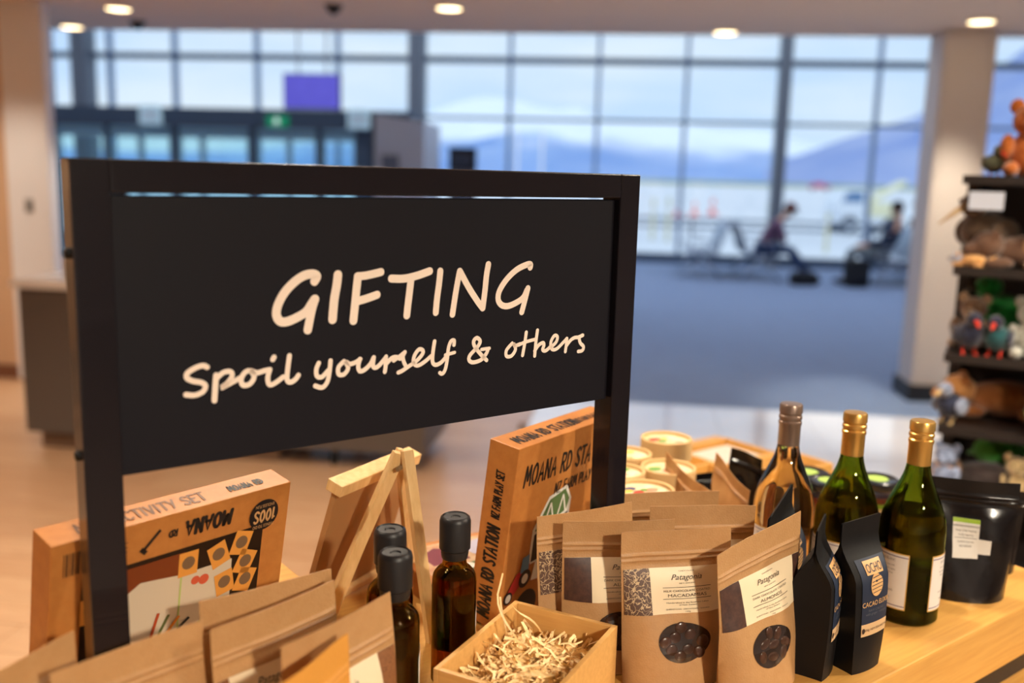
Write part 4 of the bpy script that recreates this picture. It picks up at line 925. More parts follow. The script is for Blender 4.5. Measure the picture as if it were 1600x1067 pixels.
# ---- open bamboo gift box with wood wool
GB = thing('gift_box', 'open bamboo gift box filled with wood wool', 'box', W(.496, .764), TH + R(25.6))
BW, BD, BH, BT = .185, .13, .082, .006
MB().box(0, BW, -BD, -BD + BT, .006, BH).build('side_panel', m_bam2, GB, bevel=.0008)
MB().box(0, BW, -BT, 0, .006, BH).build('side_panel', m_bam2, GB, bevel=.0008)
MB().box(0, BT, -BD + BT, -BT, .006, BH).build('end_panel', m_bam2, GB, bevel=.0008)
MB().box(BW - BT, BW, -BD + BT, -BT, .006, BH).build('end_panel', m_bam2, GB, bevel=.0008)
MB().box(0, BW, -BD, 0, 0, .006).build('base_panel', m_bam2, GB)
rr = random.Random(5); k = MB()
def curl(c, L, w, ang, amp, tilt, n=9):
    d = Vector((math.cos(ang), math.sin(ang), 0)); s = Vector((-d.y, d.x, 0)); P = []
    f1, f2, p1, p2 = rr.uniform(1, 3), rr.uniform(1, 3), rr.uniform(0, 6), rr.uniform(0, 6)
    for i in range(n):
        q = i / (n - 1); p = c + d * L * (q - .5) + s * amp * math.sin(f1 * 3 * q + p1) + Vector((0, 0, amp * .8 * math.sin(f2 * 3 * q + p2) + tilt * (q - .5) * L))
        p.x = min(max(p.x, BT + .003), BW - BT - .003); p.y = min(max(p.y, -BD + BT + .003), -BT - .003); p.z = max(p.z, .012); P.append(p)
    tw = rr.uniform(0, 3); vs, fs = [], []
    for i, p in enumerate(P):
        t_ = (P[min(i + 1, n - 1)] - P[max(i - 1, 0)]).normalized(); a = t_.cross(Vector((0, 0, 1)))
        a = a.normalized() if a.length > 1e-4 else Vector((1, 0, 0)); b = t_.cross(a); e = a * math.cos(tw + i * .35) + b * math.sin(tw + i * .35)
        vs += [p + e * w / 2, p - e * w / 2]
    for i in range(n - 1): fs.append((2 * i, 2 * i + 1, 2 * i + 3, 2 * i + 2))
    k.add(vs, fs)
for i in range(1100):
    x, y = rr.uniform(.015, BW - .015), rr.uniform(-BD + .015, -.015)
    dome = .042 + .026 * (1 - ((x / BW - .5) * 2) ** 2) * (1 - ((y / BD + .55) * 2) ** 2)
    curl(Vector((x, y, dome * rr.uniform(.6, 1.0))), rr.uniform(.03, .07), rr.uniform(.0018, .0042), rr.uniform(0, 6.28), rr.uniform(.004, .012), rr.uniform(-.5, .5))
wool = k.build('wood_wool', mat('wood_wool', (252, 224, 170), rough=.5, var=(60, (240, 202, 140), (1, 1, 1))), None, fix=False)
wool.location = GB.location; wool.rotation_euler = GB.rotation_euler
tag(wool, 'pale curly wood wool shavings heaped in the gift box', 'wood wool', None, 'stuff')
k = MB()
for c, L, an, ti in ((Vector((.115, -.03, .085)), .075, 1.2, 1.5), (Vector((.14, -.05, .075)), .06, 2.1, 1.3), (Vector((.10, -.028, .07)), .05, .4, 1.6)): curl(c, L, .0022, an, .006, ti, 12)
k.build('loose_shaving', MATS['wood_wool'], wool, fix=False)

# ---- second display table behind with wooden trays
t2 = thing('rear_table', 'low pale table with wooden trays behind the gift table', 'table', W(1.36, 1.24, 0), TH)
MB().box(0, .62, -.04, .42, .83, .87).build('tabletop', m_bam, t2, bevel=.003)
for x in (.02, .56):
    for y in (-.03, .36): MB().box(x, x + .04, y, y + .04, 0, .83).build('leg', m_bam, t2)
def tray(label, a, b, yaw, Wd, D, H):
    t = thing('wooden_tray', label, 'tray', W(a, b, .87), TH + yaw, 'pale wooden trays')
    MB().box(0, Wd, 0, D, 0, .006).build('base', m_bam, t)
    for x0, x1, y0, y1, n in ((0, Wd, 0, .008, 'side'), (0, Wd, D - .008, D, 'side'), (0, .008, .008, D - .008, 'end'), (Wd - .008, Wd, .008, D - .008, 'end')): MB().box(x0, x1, y0, y1, .006, H).build(n, m_bam, t, bevel=.001)
    MB().box(.02, Wd - .02, .02, D - .02, .006, H * .6).build('lining', mat('tray_lining', (206, 196, 184), rough=.7), t)
tray('pale wooden tray nearest the crinkled kraft pouches', 1.40, 1.225, 0, .21, .14, .062)
tray('pale wooden tray behind the rosé bottle', 1.65, 1.22, R(-3), .2, .12, .06)
tray('pale wooden tray at the far end of the rear table', 1.70, 1.4, 0, .2, .16, .03)

# ================================================================== things in the hall and outside
m_chrome = mat('brushed_metal', (176, 186, 198), rough=0.3, metal=0.8)
m_seat = mat('perforated_seat_metal', (128, 144, 164), rough=0.4, metal=0.5)
def bench(name, u, v, face, label, seats=3):
    """beam seating: seats along v, facing +u (face=1) or -u (face=-1)"""
    p = RW(u, v); t = thing(name, label, 'bench', p, RM + (0 if face > 0 else math.pi), 'airport beam seats back to back')
    L = seats * .56; sgn = 1 if face > 0 else -1
    y0 = 0 if face > 0 else -L
    MB().box(-.03, .03, y0, y0 + L, .3, .36).build('beam', m_chrome, t, bevel=.006)
    for k in range(seats):
        c = y0 + (k + .5) * .56
        MB().grid(lambda a, b: Vector((-.22 + .48 * a, c - .25 + .5 * b, .40 + .05 * a ** 2 - .02 * math.sin(math.pi * a))), 8, 2).build('seat', m_seat, t, smooth=True)
        MB().grid(lambda a, b: Vector((-.22 - .17 * a + .03 * math.sin(math.pi * a), c - .25 + .5 * b, .42 + .48 * a)), 8, 2).build('backrest', m_seat, t, smooth=True)
        for e in (-.25, .25):
            MB().tube([(-.38, c + e, .9), (-.3, c + e, .66), (-.22, c + e, .42), (-.05, c + e, .39), (.26, c + e, .44)], .014, 8).build('side_rail', m_chrome, t, smooth=True)
    for c in (y0 + .06, y0 + L - .06):
        for q in (-.3, .3): MB().tube([(0, c, .33), (q * .6, c, .17), (q, c, .015)], .02, 8).build('leg', m_chrome, t, smooth=True)
        MB().tube([(.0, c, .5), (-.1, c, .62), (.18, c, .62), (.22, c, .44)], .013, 8).build('armrest', m_chrome, t, smooth=True)
    return t
bench('beam_bench', 1.1, 15.3, -1, 'empty metal beam seats facing away from the seated man in the plaid shirt')
bench('beam_bench', 2.0, 15.3, 1, 'metal beam seats carrying the man in the plaid shirt')
bench('beam_bench', 3.98, 15.3, -1, 'metal beam seats carrying the person in the navy jacket')
bench('beam_bench', 4.75, 15.3, 1, 'metal beam seats half hidden by the beige column')

def skin_obj(name, joints, edges, radii, m, parent, root=0, sub=2):
    me = bpy.data.meshes.new(name); me.from_pydata([Vector(j) for j in joints], edges, [])
    o = bpy.data.objects.new(name, me); COL.objects.link(o); o.parent = parent
    o.modifiers.new('skin', 'SKIN'); sv = me.skin_vertices[0].data if me.skin_vertices else None
    if sv is None:
        bm = bmesh.new(); bm.from_mesh(me); bm.verts.layers.skin.verify(); bm.to_mesh(me); bm.free(); sv = me.skin_vertices[0].data
    for i, r in enumerate(radii):
        sv[i].radius = (r, r) if not isinstance(r, tuple) else r; sv[i].use_root = (i == root)
    s = o.modifiers.new('sub', 'SUBSURF'); s.levels = sub; s.render_levels = sub
    me.materials.append(m); o.modifiers['skin'].use_smooth_shade = True
    return o
def person(u, v, face, lean, head_tilt, top, legs, hair, shoe, label, arm=0.0, knee=.52, cap=None, foot=0.16):
    """seated figure on a 0.43 m seat, local +x is where it faces; lean > 0 bends forward"""
    p = RW(u, v); t = thing('person', label, 'person', p, RM + (0 if face > 0 else math.pi), 'seated travellers')
    hip = Vector((0, 0, .50)); d = Vector((math.sin(lean), 0, math.cos(lean)))
    waist, chest, neck = hip + d * .2, hip + d * .42, hip + d * .56
    hd = Vector((math.sin(lean * .6 + head_tilt), 0, math.cos(lean * .6 + head_tilt)))
    head = neck + hd * .15
    m_skin = mat('skin', (206, 158, 130), rough=0.55)
    J, E, Rr = [], [], []
    def add(pt, r, par=None):
        J.append(Vector(pt)); Rr.append(r)
        if par is not None: E.append((par, len(J) - 1))
        return len(J) - 1
    iH = add(hip, (.15, .11)); iW = add(waist, (.135, .10), iH); iC = add(chest, (.15, .11), iW); iN = add(neck, .05, iC)
    iHd = add(neck + hd * .07, .05, iN); add(head, (.078, .092), iHd); add(head + hd * .075, (.06, .07), len(J) - 1)
    hands = []
    for s in (-1, 1):
        sh = add(chest + Vector((0, s * .17, .06)), .055, iC)
        el = chest + Vector((.04 + .12 * arm, s * .22, -.2)); wr = Vector((.26 + .1 * arm, s * .1, .62 + .08 * arm))
        a = add(el, .042, sh); b = add(wr, .028, a); hands.append((wr, (wr - el).normalized(), s))
        c = add(wr + (wr - el).normalized() * .06, (.036, .018), b)
        q = wr + (wr - el).normalized() * .09
        for k in range(4):
            f1 = add(q + Vector((.02, (k - 1.5) * .019, -.005)), .009, c); add(q + Vector((.045 + .008 * (k in (1, 2)), (k - 1.5) * .021, -.03)), .007, f1)
        th1 = add(wr + Vector((.03, -s * .035, .01)), .011, b); add(wr + Vector((.065, -s * .045, .0)), .009, th1)
    for s in (-1, 1):
        hp = add(hip + Vector((.03, s * .09, -.01)), .085, iH); kn = add((.46, s * .1, knee), .062, hp); an = add((.46 + foot, s * .1, .1), .04, kn); add((.46 + foot + .1, s * .1, .045), .036, an)
    skin_obj('body', J, E, Rr, m_skin, t)
    # clothing follows the same joints a little larger
    K = [hip + d * .02, waist, chest, neck - d * .03]; KE = [(0, 1), (1, 2), (2, 3)]; KR = [(.17, .13), (.155, .12), (.172, .13), (.07, .06)]
    for s in (-1, 1):
        o = len(K); K += [chest + Vector((0, s * .175, .06)), chest + Vector((.04 + .12 * arm, s * .22, -.2)), Vector((.25 + .1 * arm, s * .105, .62 + .08 * arm))]
        KE += [(2, o), (o, o + 1), (o + 1, o + 2)]; KR += [.072, .057, .043]
    skin_obj('jacket', K, KE, KR, top, t)
    K = [hip + Vector((0, 0, -.0))]; KE = []; KR = [(.165, .125)]
    for s in (-1, 1):
        o = len(K); K += [hip + Vector((.05, s * .09, -.01)), Vector((.46, s * .1, knee)), Vector((.46 + foot, s * .1, .12))]; KE += [(0, o), (o, o + 1), (o + 1, o + 2)]; KR += [.1, .078, .06]
    skin_obj('trousers', K, KE, KR, legs, t)
    for s in (-1, 1):
        MB().ell((.53 + foot, s * .1, .045), (.14, .05, .045), None, 14, 8).ell((.47 + foot, s * .1, .06), (.07, .048, .06), None, 14, 8).build('shoe', shoe, t, smooth=True)
    Mh = Matrix.Rotation(lean * .6 + head_tilt, 3, 'Y'); hc = head + hd * .03
    MB().ell(hc + Mh @ Vector((-.015, 0, .03)), (.1, .088, .1), Mh, 18, 12).build('hair', hair, t, smooth=True)
    MB().ell(hc + Mh @ Vector((.098, 0, -.02)), (.018, .012, .022), Mh, 10, 8).build('nose', m_skin, t, smooth=True)
    for s in (-1, 1):
        MB().ell(hc + Mh @ Vector((.082, s * .032, .008)), (.01, .012, .008), Mh, 8, 6).build('eye', mat('eye_dark', (40, 30, 26), rough=.3), t, smooth=True)
        MB().ell(hc + Mh @ Vector((-.01, s * .085, -.015)), (.02, .01, .03), Mh, 8, 6).build('ear', m_skin, t, smooth=True)
    MB().ell(hc + Mh @ Vector((.078, 0, -.06)), (.01, .026, .006), Mh, 8, 6).build('mouth', mat('lip', (170, 100, 90), rough=.5), t, smooth=True)
    if cap:
        MB().ell(hc + Mh @ Vector((-.005, 0, .06)), (.105, .094, .075), Mh, 18, 10).build('cap', cap, t, smooth=True)
        MB().ell(hc + Mh @ Vector((.12, 0, .045)), (.07, .075, .008), Mh, 14, 6).build('cap_peak', cap, t, smooth=True)
    return t
m_plaid = mat('plaid_shirt', (96, 74, 104), rough=.9, var=(14, (120, 84, 100), (1, 1, 1)))
m_jean = mat('denim', (52, 74, 112), rough=.9)
m_navy = mat('navy_jacket', (24, 40, 66), rough=.8)
m_grey = mat('grey_trousers', (120, 130, 136), rough=.9)
m_blk = mat('black_cloth', (22, 24, 30), rough=.8)
m_hair = mat('dark_hair', (34, 28, 26), rough=.7)
person(2.0, 15.58, 1, .56, .3, m_plaid, m_jean, m_hair, m_blk, 'person in plaid shirt and cap leaning forward on a beam seat', arm=.5, cap=mat('maroon_cap', (110, 54, 60), rough=.8), foot=.28)
person(3.84, 15.55, -1, -.4, .5, m_navy, m_grey, m_hair, m_blk, 'person in navy jacket leaning back with pale grey trousers', foot=.02)
person(4.45, 16.1, 1, .05, .1, mat('charcoal_top', (46, 50, 60), rough=.9), m_blk, m_hair, m_blk, 'dark haired person half hidden behind the beige column')
def duffel(u, v, sz, label):
    p = RW(u, v); t = thing('travel_bag', label, 'bag', p, RM + .3, 'black bags on the carpet')
    MB().box(-sz[0], sz[0], -sz[1], sz[1], 0, sz[2]).build('body', m_blk, t, bevel=.05, smooth=True)
    MB().tube([(-sz[0] * .5, 0, sz[2] - .01), (-sz[0] * .4, 0, sz[2] + .09), (sz[0] * .4, 0, sz[2] + .09), (sz[0] * .5, 0, sz[2] - .01)], .012, 8).build('handle', m_blk, t, smooth=True)
    MB().box(-sz[0] * .8, sz[0] * .8, -sz[1] - .03, -sz[1] + .02, .06, sz[2] * .55).build('pocket', m_blk, t, bevel=.02, smooth=True)
duffel(2.62, 15.12, (.2, .12, .2), 'low black bag on the carpet by the plaid shirt person')
duffel(3.4, 15.15, (.17, .12, .42), 'tall black bag on the carpet before the grey trousers')

# ---- signs, screen, kiosks
t = thing('hanging_screen', 'purple lit screen hung in front of the upper windows', 'screen', RW(-4.43, 13, 2.36), RM)
MB().box(-.4, .4, -.02, .05, 0, .47).build('casing', m_blk, t, bevel=.008)
MB().box(-.385, .385, -.024, -.02, .015, .455).build('display', mat('purple_display', (60, 50, 140), rough=.3, emit=((98, 96, 214), .75), var=(2.5, (90, 80, 170), (1, 1, 1))), t)
for s in (-.2, .2): MB().tube([(s, .02, .47), (s, .02, 4.24)], .014, 8).build('drop_rod', m_chrome, t)
m_pale = mat('pale_sign_face', (196, 222, 228), rough=.4, emit=((176, 212, 222), .25))
for u, lb in ((-7.72, 'pale hanging sign on the lobby beam left of the exit sign'), (-4.3, 'pale hanging sign at the end of the lobby beam')):
    t = thing('hanging_sign', lb, 'sign', RW(u, 14.83, 2.19), RM, 'pale signs on the lobby beam')
    MB().box(-.18, .18, -.03, .03, 0, .3).build('panel', m_pale, t, bevel=.01)
    MB().box(-.13, .13, -.033, -.03, .06, .24).build('print', mat('pale_print', (214, 232, 236), rough=.4), t)
t = thing('exit_sign', 'green exit sign with a white running figure on the lobby beam', 'exit sign', RW(-5.63, 14.85, 2.2), RM)
MB().box(-.17, .17, -.02, .04, 0, .17).build('panel', mat('exit_green', (0, 122, 84), rough=.4, emit=((0, 140, 96), .5)), t, bevel=.006)
mp = MB(); Mx = Matrix.Translation((0, -.024, .085)) @ Matrix.Rotation(R(90), 4, 'X')
for poly in ([(-.02, .03), (.015, .035), (.02, -.01), (-.015, -.01)], [(-.015, -.01), (.005, -.01), (-.03, -.06), (-.05, -.055)], [(.0, -.01), (.02, -.01), (.045, -.05), (.025, -.058)], [(.01, .03), (.05, .01), (.045, 0), (.008, .018)], [(-.015, .03), (-.055, .018), (-.05, .005), (-.012, .018)]): mp.prism(poly, 0, .003, Mx)
mp.lathe([(0, 0), (.014, 0), (.014, .003), (0, .003)], 12, (.005, .052, 0), M=Mx)
mp.build('running_figure', mat('exit_white', (236, 246, 240), rough=.4, emit=((230, 245, 238), .7)), t)
t = thing('white_booth', 'white walled booth with dark left edge beside the lobby', 'booth', RW(-2.72, 11, 0), RM)
MB().add([Vector(p) for p in ((-.29, 0, 0), (.29, 0, 0), (.29, 0, 2.12), (-.29, 0, 2.2), (-.29, .9, 0), (.29, .9, 0), (.29, .9, 2.12), (-.29, .9, 2.2))], [(0, 1, 2, 3), (4, 7, 6, 5), (0, 4, 5, 1), (3, 2, 6, 7), (0, 3, 7, 4), (1, 5, 6, 2)]).build('wall_panel', mat('booth_white', (200, 204, 214), rough=.5), t)
MB().box(-.34, -.29, -.01, .9, 0, 2.21).build('edge_panel', m_dark, t)
MB().box(-.2, .0, -.03, 0, 1.45, 1.74).build('notice', mat('grey_notice', (110, 116, 130), rough=.5), t)
t = thing('kiosk', 'dark topped self service kiosk in front of the big windows', 'kiosk', RW(-2.16, 12, 0), RM)
MB().box(-.165, .165, 0, .12, 0, 1.6).build('cabinet', mat('kiosk_grey', (110, 116, 128), rough=.4), t, bevel=.01)
MB().box(-.165, .165, -.03, .12, 1.6, 1.87).build('screen_housing', m_blk, t, bevel=.01)
MB().box(-.13, .13, -.034, -.03, 1.62, 1.8).build('display', mat('grey_display', (70, 78, 92), rough=.2), t)

# ---- service counter on the left
m_cnt = mat('grey_brown_laminate', (88, 78, 72), rough=.5)
t = thing('service_counter', 'long grey service counter with a white top behind the black sign', 'counter', RW(-2.13, 4.62, 0), RM)
for k in range(3):
    MB().box(-1.11 + k * .74, -.374 + k * .74, .1, .72, .1, .89).build('front_panel', m_cnt, t)
MB().box(-1.14, 1.13, .07, .76, .89, .935).build('worktop', mat('white_worktop', (232, 226, 222), rough=.25), t, bevel=.004)
MB().box(-1.06, .3, .16, .7, 0, .1).build('plinth', mat('brown_plinth', (112, 86, 66), rough=.6), t)
for x in (.6, 1.0):
    for y in (.18, .64): MB().tube([(x, y, 0), (x, y, .1)], .02, 10).build('foot', m_blk, t)
t = thing('checkout_monitor', 'dark checkout monitor standing on the white counter top', 'monitor', RW(-2.93, 5.05, .935), RM + .2)
MB().box(-.14, .14, -.02, .02, .12, .5).build('screen', mat('monitor_dark', (46, 66, 92), rough=.2), t, bevel=.006)
MB().box(-.03, .03, -.01, .01, 0, .14).build('stand', m_blk, t); MB().box(-.1, .1, -.08, .08, 0, .012).build('base', m_blk, t)
t = thing('receipt_printer', 'small white receipt printer on the counter beside the monitor', 'printer', RW(-2.98, 4.88, .935), RM)
MB().box(-.06, .06, -.07, .07, 0, .12).build('case', mat('printer_white', (226, 222, 220), rough=.4), t, bevel=.015, smooth=True)
MB().box(-.04, .04, -.03, .0, .12, .15).build('paper', m_white, t)

# ---- outside on the apron
m_cone = mat('cone_orange', (236, 84, 50), rough=.6)
m_yel = mat('yellow_paint', (214, 206, 158), rough=.5)
for u, v, s, lb in ((4.42, 56.3, 1.0, 'orange traffic cone on the apron right of the other cone'), (2.35, 52.7, .95, 'red orange traffic cone on the apron beside a window mullion'), (3.3, 54.5, .8, 'smaller orange traffic cone between two others')):
    t = thing('traffic_cone', lb, 'traffic cone', RW(u, v, -.4), 0, 'cones on the apron')
    MB().lathe([(0, .04), (.26 * s, .04), (.2 * s, .1), (.05 * s, .95 * s), (0, .97 * s)], 16).build('cone', m_cone, t, smooth='auto')
    MB().box(-.32 * s, .32 * s, -.32 * s, .32 * s, 0, .05).build('base', m_cone, t)
    MB().lathe([(.158 * s, .35 * s), (.118 * s, .6 * s)], 16).build('reflective_band', m_white, t, smooth=True)
for u, v, h, lb in ((1.06, 30.8, 1.35, 'pale yellow bollard on the apron near the orange cones'), (.6, 31.5, 1.3, 'pale yellow bollard on the apron behind the sign frame'), (5.47, 28.4, 1.1, 'pale yellow bollard on the apron beside the white truck'), (3.9, 29.0, 1.3, 'pale yellow bollard on the apron behind the plaid shirt person')):
    t = thing('bollard', lb, 'bollard', RW(u, v, -.4), 0, 'yellow bollards on the apron')
    MB().tube([(0, 0, 0), (0, 0, h)], .05, 12).build('post', m_yel, t, smooth='auto'); MB().ell((0, 0, h), (.052, .052, .03)).build('cap', m_yel, t, smooth=True)
    MB().lathe([(.051, h * .7), (.053, h * .72), (.053, h * .8), (.051, h * .82)], 12).build('reflective_band', m_white, t, smooth=True)
t = thing('barrier_rail', 'low blue grey barrier rail along the apron outside', 'rail', RW(2.0, 34, -.4), RM)
for x in (-6, -3, 0, 3, 6): MB().tube([(x, 0, 0), (x, 0, .62)], .05, 8).build('post', m_steel, t)
for z in (.35, .6): MB().tube([(-6.2, 0, z), (6.2, 0, z)], .05, 8).build('rail', m_steel, t)
t = thing('service_truck', 'white airport service truck with pale yellow panels on the apron', 'truck', RW(9.1, 40.3, -.4), RM + R(12))
m_tw = mat('truck_white', (224, 230, 238), rough=.4); m_ty = mat('truck_yellow', (232, 228, 190), rough=.4); m_tb = mat('tyre', (60, 66, 80), rough=.8); m_tg = mat('truck_glass', (96, 130, 170), rough=.1)
MB().box(-1.3, 1.3, -.7, .7, .4, .7).build('chassis', m_tw, t, bevel=.05)
MB().prism([(-1.35, .7), (-1.35, 1.2), (-1.05, 1.75), (-.3, 1.8), (-.2, .7)], -.7, .7, Matrix.Rotation(R(90), 4, 'X')).build('cab', m_tw, t, bevel=.04)
MB().prism([(-1.22, 1.25), (-1.0, 1.66), (-.4, 1.68), (-.36, 1.25)], -.72, .72, Matrix.Rotation(R(90), 4, 'X')).build('window', m_tg, t)
MB().box(-.1, 1.3, -.72, .72, .7, 1.25).build('cargo_bed', m_ty, t, bevel=.03)
MB().add([Vector((.0, -.3, 1.25)), Vector((.0, .3, 1.25)), Vector((1.5, .3, 2.15)), Vector((1.5, -.3, 2.15)), Vector((.15, -.3, 1.2)), Vector((.15, .3, 1.2)), Vector((1.6, .3, 2.05)), Vector((1.6, -.3, 2.05))], [(0, 1, 2, 3), (4, 7, 6, 5), (0, 4, 5, 1), (1, 5, 6, 2), (2, 6, 7, 3), (3, 7, 4, 0)]).build('conveyor_ramp', m_ty, t)
for x in (-.85, .85):
    for y in (-.66, .66):
        w = MB().lathe([(0, -.1), (.34, -.1), (.36, 0), (.34, .1), (0, .1)], 18, M=Matrix.Translation((x, y, .36)) @ Matrix.Rotation(R(90), 4, 'X')).build('wheel', m_tb, t, smooth='auto')
        MB().lathe([(0, -.11), (.16, -.11), (.16, .11), (0, .11)], 14, M=Matrix.Translation((x, y, .36)) @ Matrix.Rotation(R(90), 4, 'X')).build('hub', m_tw, w)
for u, lb in ((-8.6, 'white flagpole on the apron, one of a pair, above the sign'), (-6.8, 'white lamp pole on the apron beside the flagpole')):
    t = thing('apron_pole', lb, 'pole', RW(u, 70, -.4), 0, 'white poles outside'); MB().tube([(0, 0, 0), (0, 0, 5.2)], [.12, .08], 10).build('shaft', m_white, t, smooth='auto'); MB().lathe([(0, 0), (.3, 0), (.3, .1), (.12, .14), (0, .14)], 12).build('footing', m_apron, t)
t = thing('red_vehicle', 'small red vehicle far across the apron', 'vehicle', RW(53, 292, -.4), RM)
MB().box(-3, 3, -1, 1, .5, 1.4).build('body', mat('red_paint', (196, 60, 80), rough=.4), t, bevel=.15); MB().box(-1.6, 1.2, -.9, .9, 1.4, 2.1).build('cabin', mat('red_paint', (196, 60, 80)), t, bevel=.15)
for x in (-2, 2): MB().lathe([(0, -1.02), (.5, -1.02), (.5, 1.02), (0, 1.02)], 14, M=Matrix.Translation((x, 0, .5)) @ Matrix.Rotation(R(90), 4, 'X')).build('wheel', m_tb, t)

# ================================================================== plush toy stand on the right
m_gon = mat('black_shelving', (36, 29, 27), rough=.5)
t = thing('toy_stand', 'dark shelving stand crowded with plush toys beside the column', 'display stand', RW(.83, 2.62, 0), RM - R(20))
STAND = t
MB().box(0, 1.0, .42, .46, .05, 1.56).build('back_panel', m_gon, t)
for x in (.0, .97): MB().box(x, x + .03, .36, .46, 0, 1.56).build('upright', m_gon, t)
MB().box(0, 1.0, 0, .46, 0, .1).build('plinth', m_gon, t)
SH = [1.578, 1.345, 1.115, .92, .74]
for z in SH:
    s = MB().box(0, 1.0, .0, .42, z - .014, z).build('shelf', m_gon, t)
    MB().box(.0, 1.0, -.006, .0, z - .02, z + .003).build('price_rail', m_gon, s)
for x, z in ((.06, 1.54), (.2, 1.54)):
    MB().box(x - .04, x + .04, -.016, -.013, z - .045, z).build('price_card', mat('price_card', (206, 216, 236), rough=.5), t)
def fur(rgb): return mat('fur_%d_%d_%d' % rgb, rgb, rough=1.0, sheen=.5, var=(60, tuple(max(0, c - 28) for c in rgb), (1, 1, 1)), bump=(180, 1.0))
m_eye = mat('toy_eye', (14, 12, 12), rough=.15)
def plush(kind, u, z, s, rgb, label, rz=0.0, rgb2=None, v=2.72, beak=(220, 60, 40)):
    """sitting animal, lying animal or bird, s = height of a sitting one"""
    m, m2 = fur(rgb), fur(rgb2 or rgb)
    t = thing('plush_' + {'sit': 'bear', 'lie': 'dog', 'bird': 'bird', 'kiwi': 'kiwi'}[kind], label, 'plush toy', STAND_M @ Vector((u, v - 2.62, z)), RM - R(20) + rz, 'plush toys on the stand')
    k = s
    if kind == 'sit':
        MB().ell((0, 0, .3 * k), (.26 * k, .24 * k, .31 * k)).build('body', m, t, smooth=True)
        MB().ell((0, -.04 * k, .72 * k), (.24 * k, .22 * k, .22 * k)).build('head', m, t, smooth=True)
        MB().ell((0, -.24 * k, .66 * k), (.11 * k, .1 * k, .09 * k)).build('muzzle', m2, t, smooth=True)
        MB().ell((0, -.335 * k, .7 * k), (.035 * k, .02 * k, .028 * k)).build('nose', m_eye, t, smooth=True)
        for q in (-1, 1):
            MB().ell((q * .2 * k, 0, .9 * k), (.09 * k, .05 * k, .1 * k)).build('ear', m2, t, smooth=True)
            MB().ell((q * .09 * k, -.24 * k, .78 * k), (.025 * k, .02 * k, .028 * k), None, 8, 6).build('eye', m_eye, t, smooth=True)
            MB().ell((q * .27 * k, -.12 * k, .38 * k), (.09 * k, .12 * k, .17 * k)).build('arm', m, t, smooth=True)
            MB().ell((q * .2 * k, -.28 * k, .1 * k), (.1 * k, .2 * k, .1 * k)).build('leg', m2, t, smooth=True)
    elif kind == 'lie':
        MB().ell((.1 * k, 0, .26 * k), (.55 * k, .26 * k, .26 * k)).build('body', m, t, smooth=True)
        MB().ell((-.52 * k, -.06 * k, .34 * k), (.24 * k, .22 * k, .22 * k)).build('head', m2, t, smooth=True)
        MB().ell((-.74 * k, -.1 * k, .28 * k), (.13 * k, .11 * k, .1 * k)).build('muzzle', m2, t, smooth=True)
        MB().ell((-.86 * k, -.11 * k, .31 * k), (.03 * k, .03 * k, .03 * k), None, 8, 6).build('nose', m_eye, t, smooth=True)
        for q in (-1, 1):
            MB().ell((-.46 * k, q * .2 * k, .42 * k), (.09 * k, .05 * k, .16 * k)).build('ear', m, t, smooth=True)
            MB().ell((-.68 * k, -.06 * k + q * .1 * k, .42 * k), (.028 * k, .02 * k, .028 * k), None, 8, 6).build('eye', m_eye, t, smooth=True)
            MB().ell((-.4 * k, q * .22 * k, .09 * k), (.24 * k, .09 * k, .09 * k)).build('leg', m, t, smooth=True)
            MB().ell((.42 * k, q * .24 * k, .09 * k), (.2 * k, .1 * k, .09 * k)).build('leg', m, t, smooth=True)
        MB().tube([(.6 * k, 0, .3 * k), (.8 * k, .05 * k, .38 * k), (.95 * k, .05 * k, .5 * k)], [.08 * k, .06 * k, .03 * k]).build('tail', m, t, smooth=True)
    else:
        kw = kind == 'kiwi'
        MB().ell((0, 0, .42 * k), (.3 * k, .36 * k, .3 * k), Matrix.Rotation(R(-18), 3, 'X')).build('body', m, t, smooth=True)
        MB().ell((0, -.26 * k, .8 * k), (.17 * k, .18 * k, .17 * k)).build('head', m2, t, smooth=True)
        MB().tube([(0, -.42 * k, .78 * k), (0, -.55 * k, .72 * k), (0, (-.85 if kw else -.62) * k, (.55 if kw else .66) * k)], [.05 * k, .04 * k, .01 * k]).build('beak', mat('beak_%d' % beak[0], beak, rough=.6), t, smooth=True)
        for q in (-1, 1):
            MB().ell((q * .13 * k, -.36 * k, .85 * k), (.03 * k, .03 * k, .03 * k), None, 8, 6).build('eye', m_eye, t, smooth=True)
            MB().ell((q * .29 * k, .02 * k, .44 * k), (.07 * k, .26 * k, .2 * k)).build('wing', m2 if not kw else m, t, smooth=True)
            MB().tube([(q * .12 * k, -.04 * k, .2 * k), (q * .12 * k, -.06 * k, .02 * k), (q * .14 * k, -.2 * k, .018 * k)], .03 * k).build('foot', mat('beak_%d' % beak[0], beak, rough=.6), t, smooth=True)
        if not kw: MB().ell((0, .4 * k, .32 * k), (.1 * k, .22 * k, .05 * k), Matrix.Rotation(R(-25), 3, 'X')).build('tail', m, t, smooth=True)
    return t
STAND_M = Matrix.Translation(RW(.83, 2.62, 0)) @ Matrix.Rotation(RM - R(20), 4, 'Z')
def tp(px, z): return (px - 1505 + (1.578 - z) * 66) * .00168
plush('sit', tp(1592, SH[0]), SH[0], .2, (196, 112, 44), 'fluffy orange plush on the top shelf of the stand')
plush('bird', tp(1545, SH[0]), SH[0], .085, (104, 108, 84), 'little grey green plush bird on the top shelf', .4)
plush('bird', tp(1568, SH[0]), SH[0], .08, (92, 92, 70), 'little olive plush bird beside the orange plush', -.3)
plush('kiwi', tp(1528, SH[1]), SH[1], .2, (84, 64, 46), 'big dark brown plush kiwi on the second shelf', -.7, None, 2.74, (190, 160, 120))
